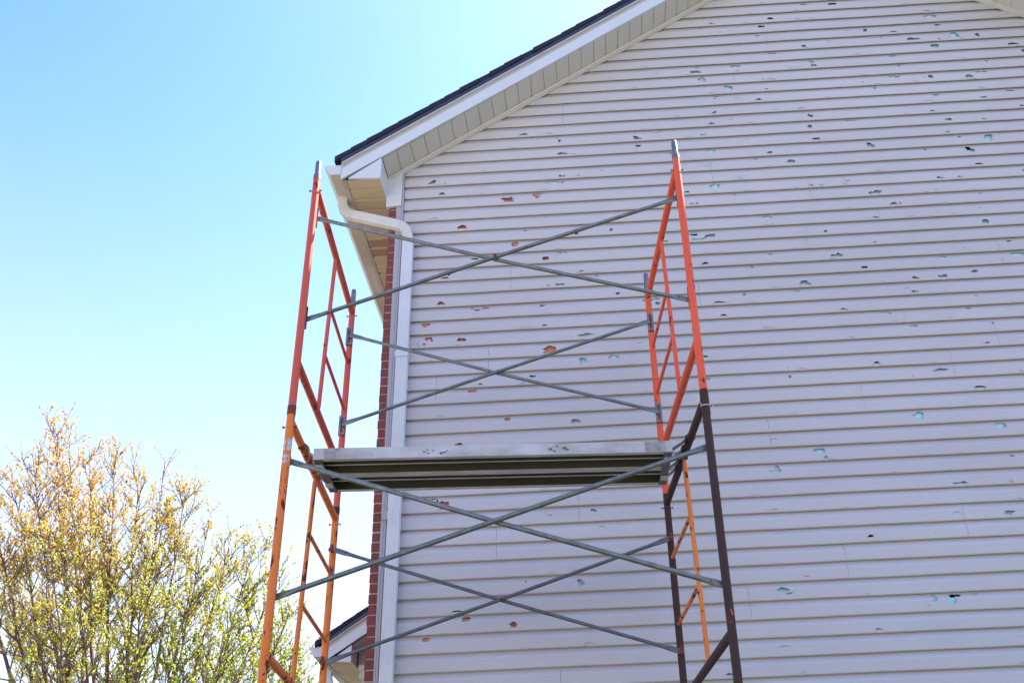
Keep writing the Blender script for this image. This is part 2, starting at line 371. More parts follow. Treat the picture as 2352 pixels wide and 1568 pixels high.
# siding: every course is cut out in the plane and given its lap profile
HT = "2079,8379,66,26,e 1721,8412,25,10,l 1255,8199,29,26,j 1160,8162,29,16,e 1765,8226,51,19,r 1998,8191,39,28,e 2116,8190,16,29,e 1678,8136,61,21,r 1627,8026,48,9,r 1315,8112,45,35,c 2000,7877,37,16,d 1730,7815,72,29,j 2021,7820,27,9,l 2028,7684,47,35,j 1890,7648,170,38,c 640,7737,44,11,l 1076,7700,40,9,d 1058,7645,103,31,j 992,7626,22,7,l 1396,7689,83,46,e 1412,7627,28,15,l 1101,7553,49,48,j 1108,7588,32,8,d 1606,7514,17,15,j 1676,7510,67,30,j 1314,7438,67,80,j 1167,7394,31,15,l 1205,7364,27,19,j 1188,7338,16,6,d 1622,7405,22,7,r 1372,7332,58,13,c 1543,7287,48,34,e 1176,7192,11,12,j 1162,7171,36,15,d 861,7164,39,10,l 1668,7175,31,8,d 1868,7159,44,17,l 1289,7109,63,25,c 1132,7057,44,33,e 1450,7050,28,8,l 579,7046,26,8,l 676,6995,55,12,c 711,7025,17,5,d 512,6966,37,26,j 535,6949,34,7,r 524,6879,42,14,d 1049,6946,44,12,r 1071,6968,9,5,d 933,6936,35,10,l 1396,6887,44,14,c 1094,6794,49,16,e 1912,6974,38,24,e 1920,7099,12,21,e 1937,7082,26,25,j 731,7672,40,39,c 346,7622,37,11,l 543,7508,27,9,l 516,7396,24,6,l 327,7276,28,8,l 1372,7852,29,11,l 1605,8302,33,9,l 2004,8297,33,9,l 1548,8188,24,9,l 1717,8107,32,35,c 2321,8357,62,17,r 2939,8301,36,9,l 3125,8191,88,37,j 3119,8144,88,46,j 3154,8029,48,23,e 2365,8131,11,21,c 2395,8023,48,18,c 2545,8015,35,21,j 2775,7972,45,25,e 2660,7921,21,7,d 2921,7877,87,25,j 3138,7856,20,16,j 3270,7893,71,67,j 3325,7852,28,16,d 3462,7880,28,27,j 3649,7955,38,38,e 3674,8064,40,11,l 2221,7908,53,11,c 3086,7779,67,44,e 3726,7736,78,55,j 3791,7668,31,33,j 2718,7703,61,18,d 2429,7730,32,11,l 2052,7635,43,22,j 2757,7601,47,11,r 2744,7577,23,5,d 3286,7620,23,8,r 3471,7578,23,17,j 3368,7463,54,15,e 3421,7461,38,15,e 2678,7463,66,36,j 2977,7439,43,28,e 2924,7440,46,21,c 3285,7408,46,32,j 3319,7386,31,8,d 2440,7500,53,11,d 2502,7350,31,17,e 2416,7425,11,9,d 3351,7277,26,21,j 2538,7398,39,8,l 2845,7398,23,13,l 3143,7267,50,6,d 3577,7237,76,17,j 2973,7237,47,21,e 3347,7182,42,19,d 2883,7190,121,25,c 2933,7162,30,12,d 2112,7275,26,7,l 2910,7057,35,22,e 2246,7030,79,49,j 3353,7046,28,7,d 2696,7049,33,7,l 3015,6964,49,22,j 3291,6941,34,28,e 2638,6971,15,20,c 2978,6823,31,26,e 3062,6781,19,18,e 3285,6753,77,68,j 2350,6739,49,35,j 2769,6673,18,14,j 3101,6662,40,29,e 3626,7058,30,28,e -397,7056,81,39,e -186,7062,42,10,d -123,7020,12,12,j -105,6981,26,20,j -485,6941,23,6,l -89,6835,69,28,j -66,6823,38,10,r -3,6821,24,16,j -721,6709,24,14,l -101,6598,41,37,j -189,6558,83,41,j -140,6562,33,29,j -97,6552,26,10,d 29,6595,35,21,e -1127,6613,60,35,j -1250,6596,17,8,l -1078,6589,30,8,l -1030,6596,26,19,j -1043,6488,39,29,j -512,6586,30,7,l -819,6587,23,6,l -842,6475,21,6,l -734,6471,30,8,l -530,6472,24,7,l -290,6448,79,19,j -301,6416,37,21,j -321,6436,19,21,j -250,6481,68,10,l -524,6401,101,57,j -1247,6360,35,8,l -1107,6255,60,13,r 220,6657,50,35,c -319,6227,24,9,c -886,6155,76,53,e -1135,6135,30,6,d -400,6108,29,9,d -830,6025,23,13,l -8,6030,28,25,l -478,5976,48,50,e -728,6018,29,5,l -142,5900,46,7,r -145,5880,32,21,j -105,5876,43,27,j -132,5927,26,9,c -249,5826,42,28,e -146,5837,79,35,c -529,5796,33,12,l 13,5683,41,22,e 118,5677,36,7,d 246,5798,21,12,d 258,6058,22,18,j -782,5854,44,16,j 780,6780,36,33,j 1099,6781,62,42,j 1560,6729,44,14,j 1439,6676,31,11,d 1711,6626,61,21,j 1530,6589,30,7,l 1363,6563,11,12,e 1040,6635,69,18,c 1301,6478,41,6,l 1089,6432,64,47,j 1116,6412,16,16,e 1330,6357,34,7,l 1234,6334,23,12,e 864,6370,41,29,e 765,6363,20,19,e 1828,6375,27,26,j 1905,6369,25,21,e 2087,6364,47,12,d 2107,6411,60,26,c 898,6257,28,15,j 932,6258,23,14,j 987,6133,20,5,l 1455,6094,69,43,j 1479,6018,24,21,r 1436,6019,24,7,l 878,5981,63,49,e 949,5934,177,49,w 662,5911,47,13,d 1864,5926,26,11,d 2007,5904,25,6,l 964,5794,33,6,l 1075,5794,32,6,l 1625,5797,26,6,l 1425,5757,40,11,d 1925,5707,81,32,j 1878,5676,38,6,d 936,5690,48,36,e 1279,5650,24,14,e 1425,5679,26,6,l 1462,5677,26,5,l 2072,6134,26,8,l 1293,6502,54,17,c 1703,6362,24,7,l 1940,6830,55,42,e 3117,6629,64,35,j 2367,6476,37,10,l 3078,6477,20,5,l 3146,6489,61,12,d 2119,6426,77,52,c 2819,6372,52,29,j 2965,6368,38,27,j 3464,6408,13,12,e 2266,6263,30,25,j 2317,6268,59,29,j 2763,6257,35,6,r 2686,6250,39,5,l 3041,6248,20,8,l 3093,6213,16,12,j 2423,6150,56,28,j 2468,6154,16,10,e 2802,6135,39,7,l 2698,6136,16,5,l 2745,6136,18,5,l 2982,6133,21,5,l 2258,6030,56,16,j 2527,6024,32,7,d 2845,6028,26,13,l 2680,6021,17,5,l 3059,6073,40,13,c 3062,5936,49,39,e 2211,5795,26,19,l 2849,5736,38,47,c 2897,5696,63,24,c 3187,5752,33,14,e 3225,5633,107,45,e 2681,5644,43,28,e 2093,5586,48,15,r 2311,5562,24,5,l 2877,5498,50,21,j 3094,5583,10,4,d 2843,5589,38,39,c 1034,5452,23,6,d 1189,5410,23,17,j 1420,5445,42,11,d 1644,5470,66,40,j 1575,5418,44,35,j 1008,5343,101,20,l 1235,5331,69,6,l 1743,5334,28,9,d 646,5230,15,27,e 1022,5227,50,36,e 1340,5214,29,4,l 1326,5110,61,13,r 1880,5228,51,19,j 1861,5102,18,4,l 660,4963,31,26,e 853,4902,37,10,d 1134,4884,26,14,j 1772,4872,22,4,l 1409,4800,30,39,c 1506,4765,51,17,j 1459,4755,37,15,j 1424,4750,24,7,d 1419,4713,17,11,j 851,4725,30,19,e 1687,4642,27,4,l 1251,5559,22,5,l 1877,4992,11,7,d 2197,5447,25,20,e 2446,5466,44,21,j 2636,5465,52,32,j 2410,5347,50,19,j 2365,5376,50,23,c 2640,5335,21,4,l 2837,5292,17,7,j 3078,5223,15,10,e 2756,5189,32,19,j 2185,5187,49,29,e 2614,5118,32,9,d 2226,5112,21,12,j 2347,5066,48,25,e 2074,5071,55,4,c 1895,4991,50,19,j 2896,5050,17,7,d 2466,4872,28,6,l 2794,4910,42,46,c 2823,4901,36,7,d 2020,4763,52,37,j 2417,4753,26,6,l 2450,4703,87,26,j 2256,4661,14,8,e 2691,4541,56,36,j 2995,4653,29,10,d 2592,4411,16,4,l 2234,4363,69,53,e 2755,4264,67,43,e 1397,4411,44,10,l 1306,4410,22,5,l 1610,4413,34,8,l 1726,4301,30,7,d 1885,4297,20,5,l 1243,4237,59,19,c 1794,4187,22,6,l 1533,4135,77,39,j 1564,4083,33,33,e 1598,4072,50,7,d 1239,4028,37,36,j 1195,4017,42,14,c 2218,4071,23,5,l 2456,4070,33,6,l 2776,4038,21,11,j 1993,3956,30,6,l 2349,3956,25,5,l 1072,3846,63,19,e 1401,3846,46,6,l 2399,3858,101,33,j 2723,3855,23,18,j 1625,3729,29,7,l 1842,3730,31,5,l 2206,3729,16,6,l 1166,3746,65,10,d 2661,3646,64,29,j 2328,3654,76,31,c 2744,3731,32,10,l 1592,3612,24,6,l 1838,3614,22,5,l 1756,3532,37,12,d 2169,3534,29,12,c 1783,3499,19,5,l 1143,3381,32,7,l 1957,3388,17,5,l 1154,3217,69,30,e 1188,3197,47,8,d 1666,3168,31,16,d 2065,3125,35,39,e 2172,3116,48,52,e 2197,3134,62,11,r 2318,3137,31,9,j 2217,3274,19,5,l 1315,3303,47,16,c 1696,2939,44,26,e 1212,2931,15,9,j 1532,2930,18,4,l 1456,3046,26,9,d 1115,2867,91,17,c 1029,2938,38,14,c 2062,2949,33,12,c 1421,2814,26,4,l 1199,2708,33,21,e 767,2719,41,18,e 2489,2707,21,25,e 1672,2700,22,4,l 2169,3053,23,8,c 2024,3095,38,39,c -734,4770,36,24,e -796,4732,54,30,e -373,4820,36,15,j -436,4765,26,20,e -87,4649,60,6,l -1013,4541,33,15,j -551,4499,38,31,e -84,4450,68,25,j -129,4530,18,6,d -881,4316,47,33,e -1048,3943,38,14,j -979,3905,77,24,j -1019,3922,10,20,j -985,3852,57,24,e -307,3965,19,12,j -460,3957,23,4,l -682,3958,16,3,l 11,3804,27,17,j -275,3796,50,29,c 59,3672,75,42,c -1090,3396,33,15,e -442,3349,13,9,j -278,3391,20,19,e -129,3433,47,47,c -97,3327,40,27,j -158,3610,20,3,l -871,3174,65,21,e -818,3128,53,27,e -525,3079,37,21,j -1066,3023,41,33,e -943,3046,77,5,l -51,2937,76,21,j -266,3155,19,3,l -53,3155,15,3,l -433,3162,45,19,c -1033,2821,25,4,l -84,3268,26,4,l 127,5643,23,11,j 269,5475,29,15,j 34,5345,24,9,l 23,5137,88,28,j 213,4940,57,40,j -15,4921,43,37,j 401,5055,37,26,c 333,4883,49,7,l 424,4661,24,12,l 200,4646,18,4,l 556,5414,29,18,j 560,5371,29,20,j -976,5733,32,21,j -1003,5693,63,26,j -1032,5463,54,40,e -800,5423,25,17,e -704,5418,42,27,e -763,5400,49,8,d -284,5407,48,20,j -759,5339,28,5,l -244,5336,49,10,l -1137,5296,52,39,e -403,5220,97,18,j -275,5227,30,23,j -235,5576,21,8,r -148,5581,57,10,r -1120,5180,38,26,j -1090,5158,19,19,e -1184,5117,24,5,r -1145,5127,15,11,j -1196,5151,35,29,c -874,5151,53,26,j -904,5109,32,8,l -876,5077,62,8,c -246,5029,95,63,j -1201,5797,32,7,l -1220,5912,26,5,l -1104,4991,34,5,l"
ST = "-516,5562,5786 -680,4895,5095 -1049,4646,4867 -87,3721,3913 -629,3499,3722 -244,2666,2809 1077,6479,6696 1808,6253,6463 1715,5798,6009 864,5342,5556 2287,6032,6132 3102,5558,5777 2293,5109,5204 2901,4901,5093 2543,4653,4860 1884,4442,4628 1218,4183,4400 2366,3504,3721 1575,3291,3488 939,3061,3259 1696,7868,8061 1370,7502,7608 510,6801,6916 -71,7168,7379"
rng = random.Random(11)


def hole_poly(x, z, w, h, k, zb, zt):
    pts = []
    if k in 'ej':
        big = smooth01((w - 0.04) / 0.05); w *= 1.28 - 0.18 * big; h *= 1.45 - 0.35 * big
    elif k in 'dr': w *= 1.25; h = h * 1.35 + 0.0025
    elif k == 'l': w *= 1.3; h = max(h * 1.8, 0.0085)
    if k == 'e':
        n_ = 13
        for i in range(n_):
            a = 2 * math.pi * (i + rng.uniform(-.3, .3)) / n_
            r = 1 + rng.uniform(-0.30, 0.12)
            pts.append((x + w / 2 * r * math.cos(a), z + h / 2 * r * (math.sin(a) if math.sin(a) < 0 else math.sin(a) * 0.95)))
    elif k == 'j':
        n_ = 11
        for i in range(n_):
            a = 2 * math.pi * (i + rng.uniform(-0.25, 0.25)) / n_
            r = rng.choice((0.55, 0.75, 0.9, 1.0, 1.15, 1.3)) * rng.uniform(0.9, 1.1)
            pts.append((x + w / 2 * r * math.cos(a), z + h / 2 * r * math.sin(a)))
    elif k == 'd':
        sl = rng.uniform(-0.25, 0.35) * h; n_ = 5; bow = rng.choice((-1, 1)) * h * 0.3
        for i in range(n_ + 1):
            t = i / n_ * 2 - 1
            pts.append((x + w / 2 * t, z + sl * t + bow * (1 - t * t) + h * 0.5 * (1 - t * t) * rng.uniform(0.7, 1.1)))
        for i in range(n_ - 1, 0, -1):
            t = i / n_ * 2 - 1
            pts.append((x + w / 2 * t, z + sl * t + bow * (1 - t * t) - h * 0.45 * (1 - t * t)))
    elif k == 'r':
        j = lambda a: a * rng.uniform(0.65, 1.15)
        pts = [(x - j(w * .5), z - j(h * .2)), (x - j(w * .3), z - j(h * .5)), (x + j(w * .1), z - j(h * .35)), (x + j(w * .4), z - j(h * .5)), (x + j(w * .52), z + j(h * .1)), (x + j(w * .3), z + j(h * .5)), (x - j(w * .05), z + j(h * .4)), (x - j(w * .42), z + j(h * .5))]
    elif k == 'l':
        zb2 = zb + 0.0008
        for t in (-1, -0.6, -0.2, 0.25, 0.65, 1):
            pts.append((x + w / 2 * t, zb2 + max(0.0035, h * 0.8) * (1 - t * t * t * t) * rng.uniform(0.85, 1.1) + 0.0006))
        pts += [(x + w * 0.35, zb2), (x - w * 0.35, zb2)]
    elif k == 'w':
        q = ((325, 1180), (345, 1135), (390, 1155), (460, 1150), (500, 1115), (605, 1103), (600, 1142), (530, 1140), (470, 1160), (430, 1178))
        pts = [(x + (a - 470) / 270 * w, z + (1142 - b) / 60 * h) for a, b in q]
    elif k == 'c':
        up = rng.random() < 0.3; n_ = 7; th = 0.0019 if w > 0.03 else 0.0014
        o_ = []; i_ = []
        for i in range(n_ + 1):
            t = i / n_ * 2 - 1
            zz = z + (h / 2 - h * (1 - abs(t) ** 2.6)) * (-1 if up else 1) + rng.uniform(-1, 1) * 0.0006
            tw = th * (1.0 - 0.75 * abs(t))
            o_.append((x + w / 2 * t, zz + tw)); i_.append((x + w / 2 * t, zz - tw))
        pts = o_ + i_[::-1]
    lo, hi = zb + 0.002, zt - 0.0105
    return [(px, min(hi, max(lo, pz))) for px, pz in pts]


def inside(poly, x, z):
    c = False; j = len(poly) - 1
    for i in range(len(poly)):
        xi, zi = poly[i]; xj, zj = poly[j]
        if (zi > z) != (zj > z) and x < (xj - xi) * (z - zi) / (zj - zi) + xi: c = not c
        j = i
    return c


N0, N1 = -23, 58
holes = {}; kinds = {}
for tkn in HT.split():
    a = tkn.split(','); x, z, w, h = (int(q) / 1000 for q in a[:4])
    # outlines were measured on the lap plane; the face lies a little behind it near the top of a course
    i = math.floor((z - Z0) / E_)
    if a[4] == 'l' and (z - Z0) / E_ - i > 0.6: i += 1
    zb = Z0 + i * E_
    holes.setdefault(i, []).append(hole_poly(x, z, w, max(h, 0.004), a[4], zb, zb + E_)); kinds.setdefault(i, []).append(a[4])
for tkn in ST.split():
    x, za, zb_ = (int(q) / 1000 for q in tkn.split(','))
    i0 = round((za - Z0) / E_); n_ = max(1, round((zb_ - za) / E_))
    for i in range(i0, i0 + n_):
        zb = Z0 + i * E_
        holes.setdefault(i, []).append([(x, zb + 0.001), (x + 0.0017, zb + 0.001), (x + 0.0017, zb + E_ - 0.011), (x, zb + E_ - 0.011)]); kinds.setdefault(i, []).append('s')


def prof(t):
    """distance behind the lap edge at height fraction t of a course"""
    pts = ((0, 0.0050), (0.035, 0.0016), (0.06, 0.0004), (0.60, 0.0010), (0.68, 0.0045), (0.92, 0.0205), (1.22, 0.0250))
    for (a, ya), (b, yb) in zip(pts, pts[1:]):
        if t <= b: return ya + (yb - ya) * (t - a) / (b - a)
    return pts[-1][1]


def wave(x, z):
    return 0.0026 * noise.noise(Vector((x * 1.3, z * 2.1, 3.0))) + 0.0010 * noise.noise(Vector((x * 5.0, z * 6.0, 9.0)))


def lapw(x, i):
    return 0.0019 * noise.noise(Vector((x * 1.7, i * 3.7, 1.0))) + 0.0005 * noise.noise(Vector((x * 7.0, i * 5.1, 4.0)))


sv = []; sf = []
for i in range(N0, N1):
    zb = Z0 + i * E_; zt = zb + E_ + 0.0235
    lim = lambda z: (max(XS, (z - CZ - 5.981 - 0.05) / 0.667 - 0.56), min(XR, 2 * RX - ((z - CZ - 5.981 - 0.05) / 0.667 - 0.56)))
    xa, xb = lim(zb); xc, xd = lim(zt)
    if xb - xa < 0.1: break
    if xd - xc < 0.05: xc = RX - 0.03; xd = RX + 0.03
    vis = xb - xa
    nx = max(4, int(vis / 0.11))
    verts = []; edges = []
    levels = (0.0, 0.035, 0.06, 0.60, 0.68, 0.92)
    rows = []
    for t in levels:
        z = zb + t * E_; l0 = xa + (xc - xa) * t; l1 = xb + (xd - xb) * t
        rows.append([(l0 + (l1 - l0) * k / nx, z) for k in range(nx + 1)])
    rows.append([(xc + (xd - xc) * k / nx, zt) for k in range(nx + 1)])
    for r_ in rows:
        b0 = len(verts); verts += [Vector(p) for p in r_]
        edges += [(b0 + k, b0 + k + 1) for k in range(nx)]
    for r0 in range(len(rows) - 1):
        edges.append((r0 * (nx + 1), (r0 + 1) * (nx + 1))); edges.append((r0 * (nx + 1) + nx, (r0 + 1) * (nx + 1) + nx))
    hs = holes.get(i, [])
    hs = [h for h in hs if min(p[0] for p in h) > xa + 0.01 and max(p[0] for p in h) < xb - 0.01]
    for h in hs:
        b0 = len(verts); verts += [Vector(p) for p in h]
        edges += [(b0 + k, b0 + (k + 1) % len(h)) for k in range(len(h))]
    vo, eo, fo, _, _, _ = delaunay_2d_cdt(verts, edges, [], 0, 1e-6)
    outer = [(xa, zb), (xb, zb), (xd, zt), (xc, zt)]
    k0 = len(sv)
    for v in vo:
        t = (v.y - zb) / E_
        sv.append((v.x, DW + prof(t) + wave(v.x, v.y), v.y + lapw(v.x, i) * (1 - min(1, t)) + lapw(v.x, i + 1) * min(1, t)))
    for f in fo:
        cx_ = sum(vo[k].x for k in f) / len(f); cz_ = sum(vo[k].y for k in f) / len(f)
        if not inside(outer, cx_, cz_): continue
        if any(inside(h, cx_, cz_) for h in hs): continue
        sf.append(tuple(k0 + k for k in f))
    # underside of the lap: folded back to the course below
    k0 = len(sv)
    for k in range(nx + 1):
        x = xa + (xb - xa) * k / nx; w_ = wave(x, zb); lz = lapw(x, i)
        sv += [(x, DW + 0.0050 + w_, zb + lz), (x, DW + 0.0058 + w_, zb - 0.0002 + lz), (x, DW + 0.0060 + w_, zb + 0.0016 + lz), (x, DW + 0.0040 + w_, zb + 0.0220 + lz), (x, DW + 0.0260 + w_, zb + 0.0240 + lz)]
    for k in range(nx):
        for q in range(4):
            sf.append((k0 + k * 5 + q, k0 + k * 5 + q + 1, k0 + (k + 1) * 5 + q + 1, k0 + (k + 1) * 5 + q))
sid = MB(); sid.v = sv; sid.f = sf; sid.sm = [False] * len(sf)
so = sid.build('vinyl_siding', M['siding'], house, 'grey lavender vinyl siding in narrow laps with hundreds of hail holes')
bm = bmesh.new(); bm.from_mesh(so.data)
for f in bm.faces:
    if f.normal.y > 0: f.normal_flip()
bm.to_mesh(so.data); bm.free()

# torn pieces of vinyl still hanging at the edges of the bigger holes
sh = MB(); sr = random.Random(9)
for i, hl in holes.items():
    for hp, kk in zip(hl, kinds[i]):
        if kk not in 'ejr' or sr.random() < 0.6: continue
        n_ = len(hp); k = sr.randrange(n_); a_, b_ = hp[k], hp[(k + 1) % n_]
        cx_ = sum(p[0] for p in hp) / n_; cz_ = sum(p[1] for p in hp) / n_
        f_ = sr.uniform(0.15, 0.4); tx = (a_[0] + b_[0]) / 2 * (1 - f_) + cx_ * f_; tz = (a_[1] + b_[1]) / 2 * (1 - f_) + cz_ * f_
        ya = DW + prof((a_[1] - Z0 - i * E_) / E_); yt = ya + sr.uniform(-0.014, 0.008)
        w_ = wave(a_[0], a_[1])
        sh.prism([(a_[0], ya + w_, a_[1]), (b_[0], ya + w_, b_[1]), (tx, yt + w_, tz)], (0.0002, 0.0014, 0))
sh.build('torn_vinyl', M['siding'], so, 'small torn shards of siding left at the hole edges')['kind'] = 'stuff'

# sheathing seen through the holes
zr = lambda x: zf(x) + 0.05
GAP = 0.0275


def board(name, outline, z0, z1, yb, material, label):
    """sheathing board: openings onto the black core stand in for shadow inside the siding holes"""
    bv = []; bf = []; k = z0; st = E_ * 4
    while k < z1:
        k2 = min(z1, k + st); verts = []; edges = []
        xa_, xb_, xc_, xd_ = outline(k)[0], outline(k)[1], outline(k2)[0], outline(k2)[1]
        ov = [(xa_, k), (xb_, k), (xd_, k2), (xc_, k2)]
        verts += [Vector(p) for p in ov]; edges += [(0, 1), (1, 2), (2, 3), (3, 0)]
        hs = [p for p, cz in shade_cuts if k <= cz < k2 and min(q[0] for q in p) > xa_ + 0.01 and max(q[0] for q in p) < min(xb_, xd_) - 0.01]
        hs = [[(x, min(k2 - 0.002, max(k + 0.002, z))) for x, z in p] for p in hs]
        for p in hs:
            b0 = len(verts); verts += [Vector(q) for q in p]; edges += [(b0 + i, b0 + (i + 1) % len(p)) for i in range(len(p))]
        vo, eo, fo, _, _, _ = delaunay_2d_cdt(verts, edges, [], 0, 1e-6)
        k0 = len(bv); bv += [(v.x, yb, v.y) for v in vo]
        for f in fo:
            cx_ = sum(vo[i].x for i in f) / len(f); cz_ = sum(vo[i].y for i in f) / len(f)
            if inside(ov, cx_, cz_) and not any(inside(p, cx_, cz_) for p in hs): bf.append(tuple(k0 + i for i in f))
        k = k2
    q = MB(); q.v = bv; q.f = bf; q.sm = [False] * len(bf)
    return q.build(name, material, house, label)


shade_cuts = []  # board openings placed where shadow should show behind each hole
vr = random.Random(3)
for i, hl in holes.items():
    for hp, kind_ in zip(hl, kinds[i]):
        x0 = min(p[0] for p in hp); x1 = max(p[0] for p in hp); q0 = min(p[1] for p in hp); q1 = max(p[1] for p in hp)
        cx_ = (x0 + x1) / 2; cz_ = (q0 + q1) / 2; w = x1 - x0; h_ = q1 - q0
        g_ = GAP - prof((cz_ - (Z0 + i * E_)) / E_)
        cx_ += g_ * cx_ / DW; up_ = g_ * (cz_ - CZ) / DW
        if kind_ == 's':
            shade_cuts.append(([(x0 - 0.006, q0), (x1 + 0.006, q0), (x1 + 0.006, q1 + 0.02), (x0 - 0.006, q1 + 0.02)], cz_))
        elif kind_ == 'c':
            shade_cuts.append(([(x0, q0 - 0.002 + up_ * .5), (x1, q0 - 0.002 + up_ * .5), (x1, q1 + up_ * 1.3), (x0, q1 + up_ * 1.3)], cz_))
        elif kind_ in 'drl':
            if kind_ == 'l' or vr.random() < 0.85: shade_cuts.append(([(cx_ + (p[0] - (x0 + x1) / 2) * 1.12, cz_ + up_ + (p[1] - (q0 + q1) / 2) * 1.6) for p in hp], cz_))
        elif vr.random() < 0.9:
            n_ = 10; sh = vr.uniform(0.55, 0.85)  # dark crescent over the hole's upper part, imitating the siding's shadow
            shade_cuts.append(([(cx_ + w * (0.55 + vr.uniform(-.06, .06)) * math.cos(a_), cz_ + up_ + h_ * sh + h_ * 0.5 * vr.uniform(0.75, 1.0) * math.sin(a_)) for a_ in [2 * math.pi * t_ / n_ for t_ in range(n_)]], cz_))
rl = lambda z: (max(-1.40, (z - CZ - 5.981 - 0.04) / 0.667 - 0.56), min(XR - 0.02, 2 * RX - ((z - CZ - 5.981 - 0.04) / 0.667 - 0.56)))
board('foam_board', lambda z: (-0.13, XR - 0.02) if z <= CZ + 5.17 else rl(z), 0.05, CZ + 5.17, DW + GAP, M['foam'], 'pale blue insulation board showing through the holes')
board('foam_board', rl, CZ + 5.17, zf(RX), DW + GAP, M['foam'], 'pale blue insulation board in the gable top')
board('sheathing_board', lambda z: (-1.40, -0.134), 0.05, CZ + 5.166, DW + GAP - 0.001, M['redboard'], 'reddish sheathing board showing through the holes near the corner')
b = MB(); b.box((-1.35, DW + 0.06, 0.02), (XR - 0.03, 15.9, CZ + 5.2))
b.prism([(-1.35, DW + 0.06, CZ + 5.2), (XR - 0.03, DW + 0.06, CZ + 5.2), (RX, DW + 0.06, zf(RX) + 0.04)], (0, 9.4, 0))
b.build('wall_core', M['shade_black'], house)

# brick veneer: each course of bricks laid in mortar, its end showing in the gable
b = MB(); mo = MB()
br = random.Random(5)
ZB = CZ + 5.16
rows_ = int(ZB / 0.0677)
def lean(z): return -0.012 + 0.024 * (ZB - z) / 3.6 if z > ZB - 3.6 else 0.012
for r_ in range(rows_):
    z0 = r_ * 0.0677 + 0.005; z1 = z0 + 0.0575
    y = DW - 0.002 + br.uniform(-0.003, 0.003)
    first = True
    while y < 15.6:
        L = (0.092 if (first and r_ % 2) else 0.194)
        jx = br.uniform(-0.003, 0.003); ln = lean(z0)
        b.box((XC + ln + jx, y, z0 + br.uniform(-0.0015, 0.0015)), (XC + ln + 0.085, y + L, z1 + br.uniform(-0.0015, 0.0015)))
        y += L + 0.0095; first = False
    mo.box((XC + lean(z0) + 0.006, DW + 0.004, z0 - 0.008), (XC + lean(z0) + 0.084, 15.6, z1 + 0.0022))
mo.build('mortar', M['mortar'], house)
b.build('brick_wall', M['brick'], house, 'dark red brick veneer with pale mortar joints')

# trims between brick and siding
b = MB()
zt_ = CZ + 5.085
b.prism([(-1.402, DW - 0.012, zt_), (-1.364, DW - 0.012, zt_), (-1.364, DW - 0.012, 0.1), (-1.374, DW - 0.012, 0.1), (-1.376, DW - 0.012, CZ + 1.5)], (0, 0.03, 0))
b.prism([(-1.3615, DW - 0.016, CZ + 5.435), (-1.347, DW - 0.016, CZ + 5.443), (-1.347, DW - 0.016, 0.1), (-1.3615, DW - 0.016, 0.1)], (0, 0.03, 0))
b.build('corner_trim', M['trim'], house)
b = MB()
b.prism([(-1.484, DW - 0.024, CZ + 5.36), (-1.363, DW - 0.024, CZ + 5.44), (-1.363, DW - 0.024, CZ + 5.088), (-1.481, DW - 0.024, CZ + 5.080)], (0, 0.034, 0))
b.build('frieze_block', M['white'], house, 'white metal wrapped block above the brick corner')


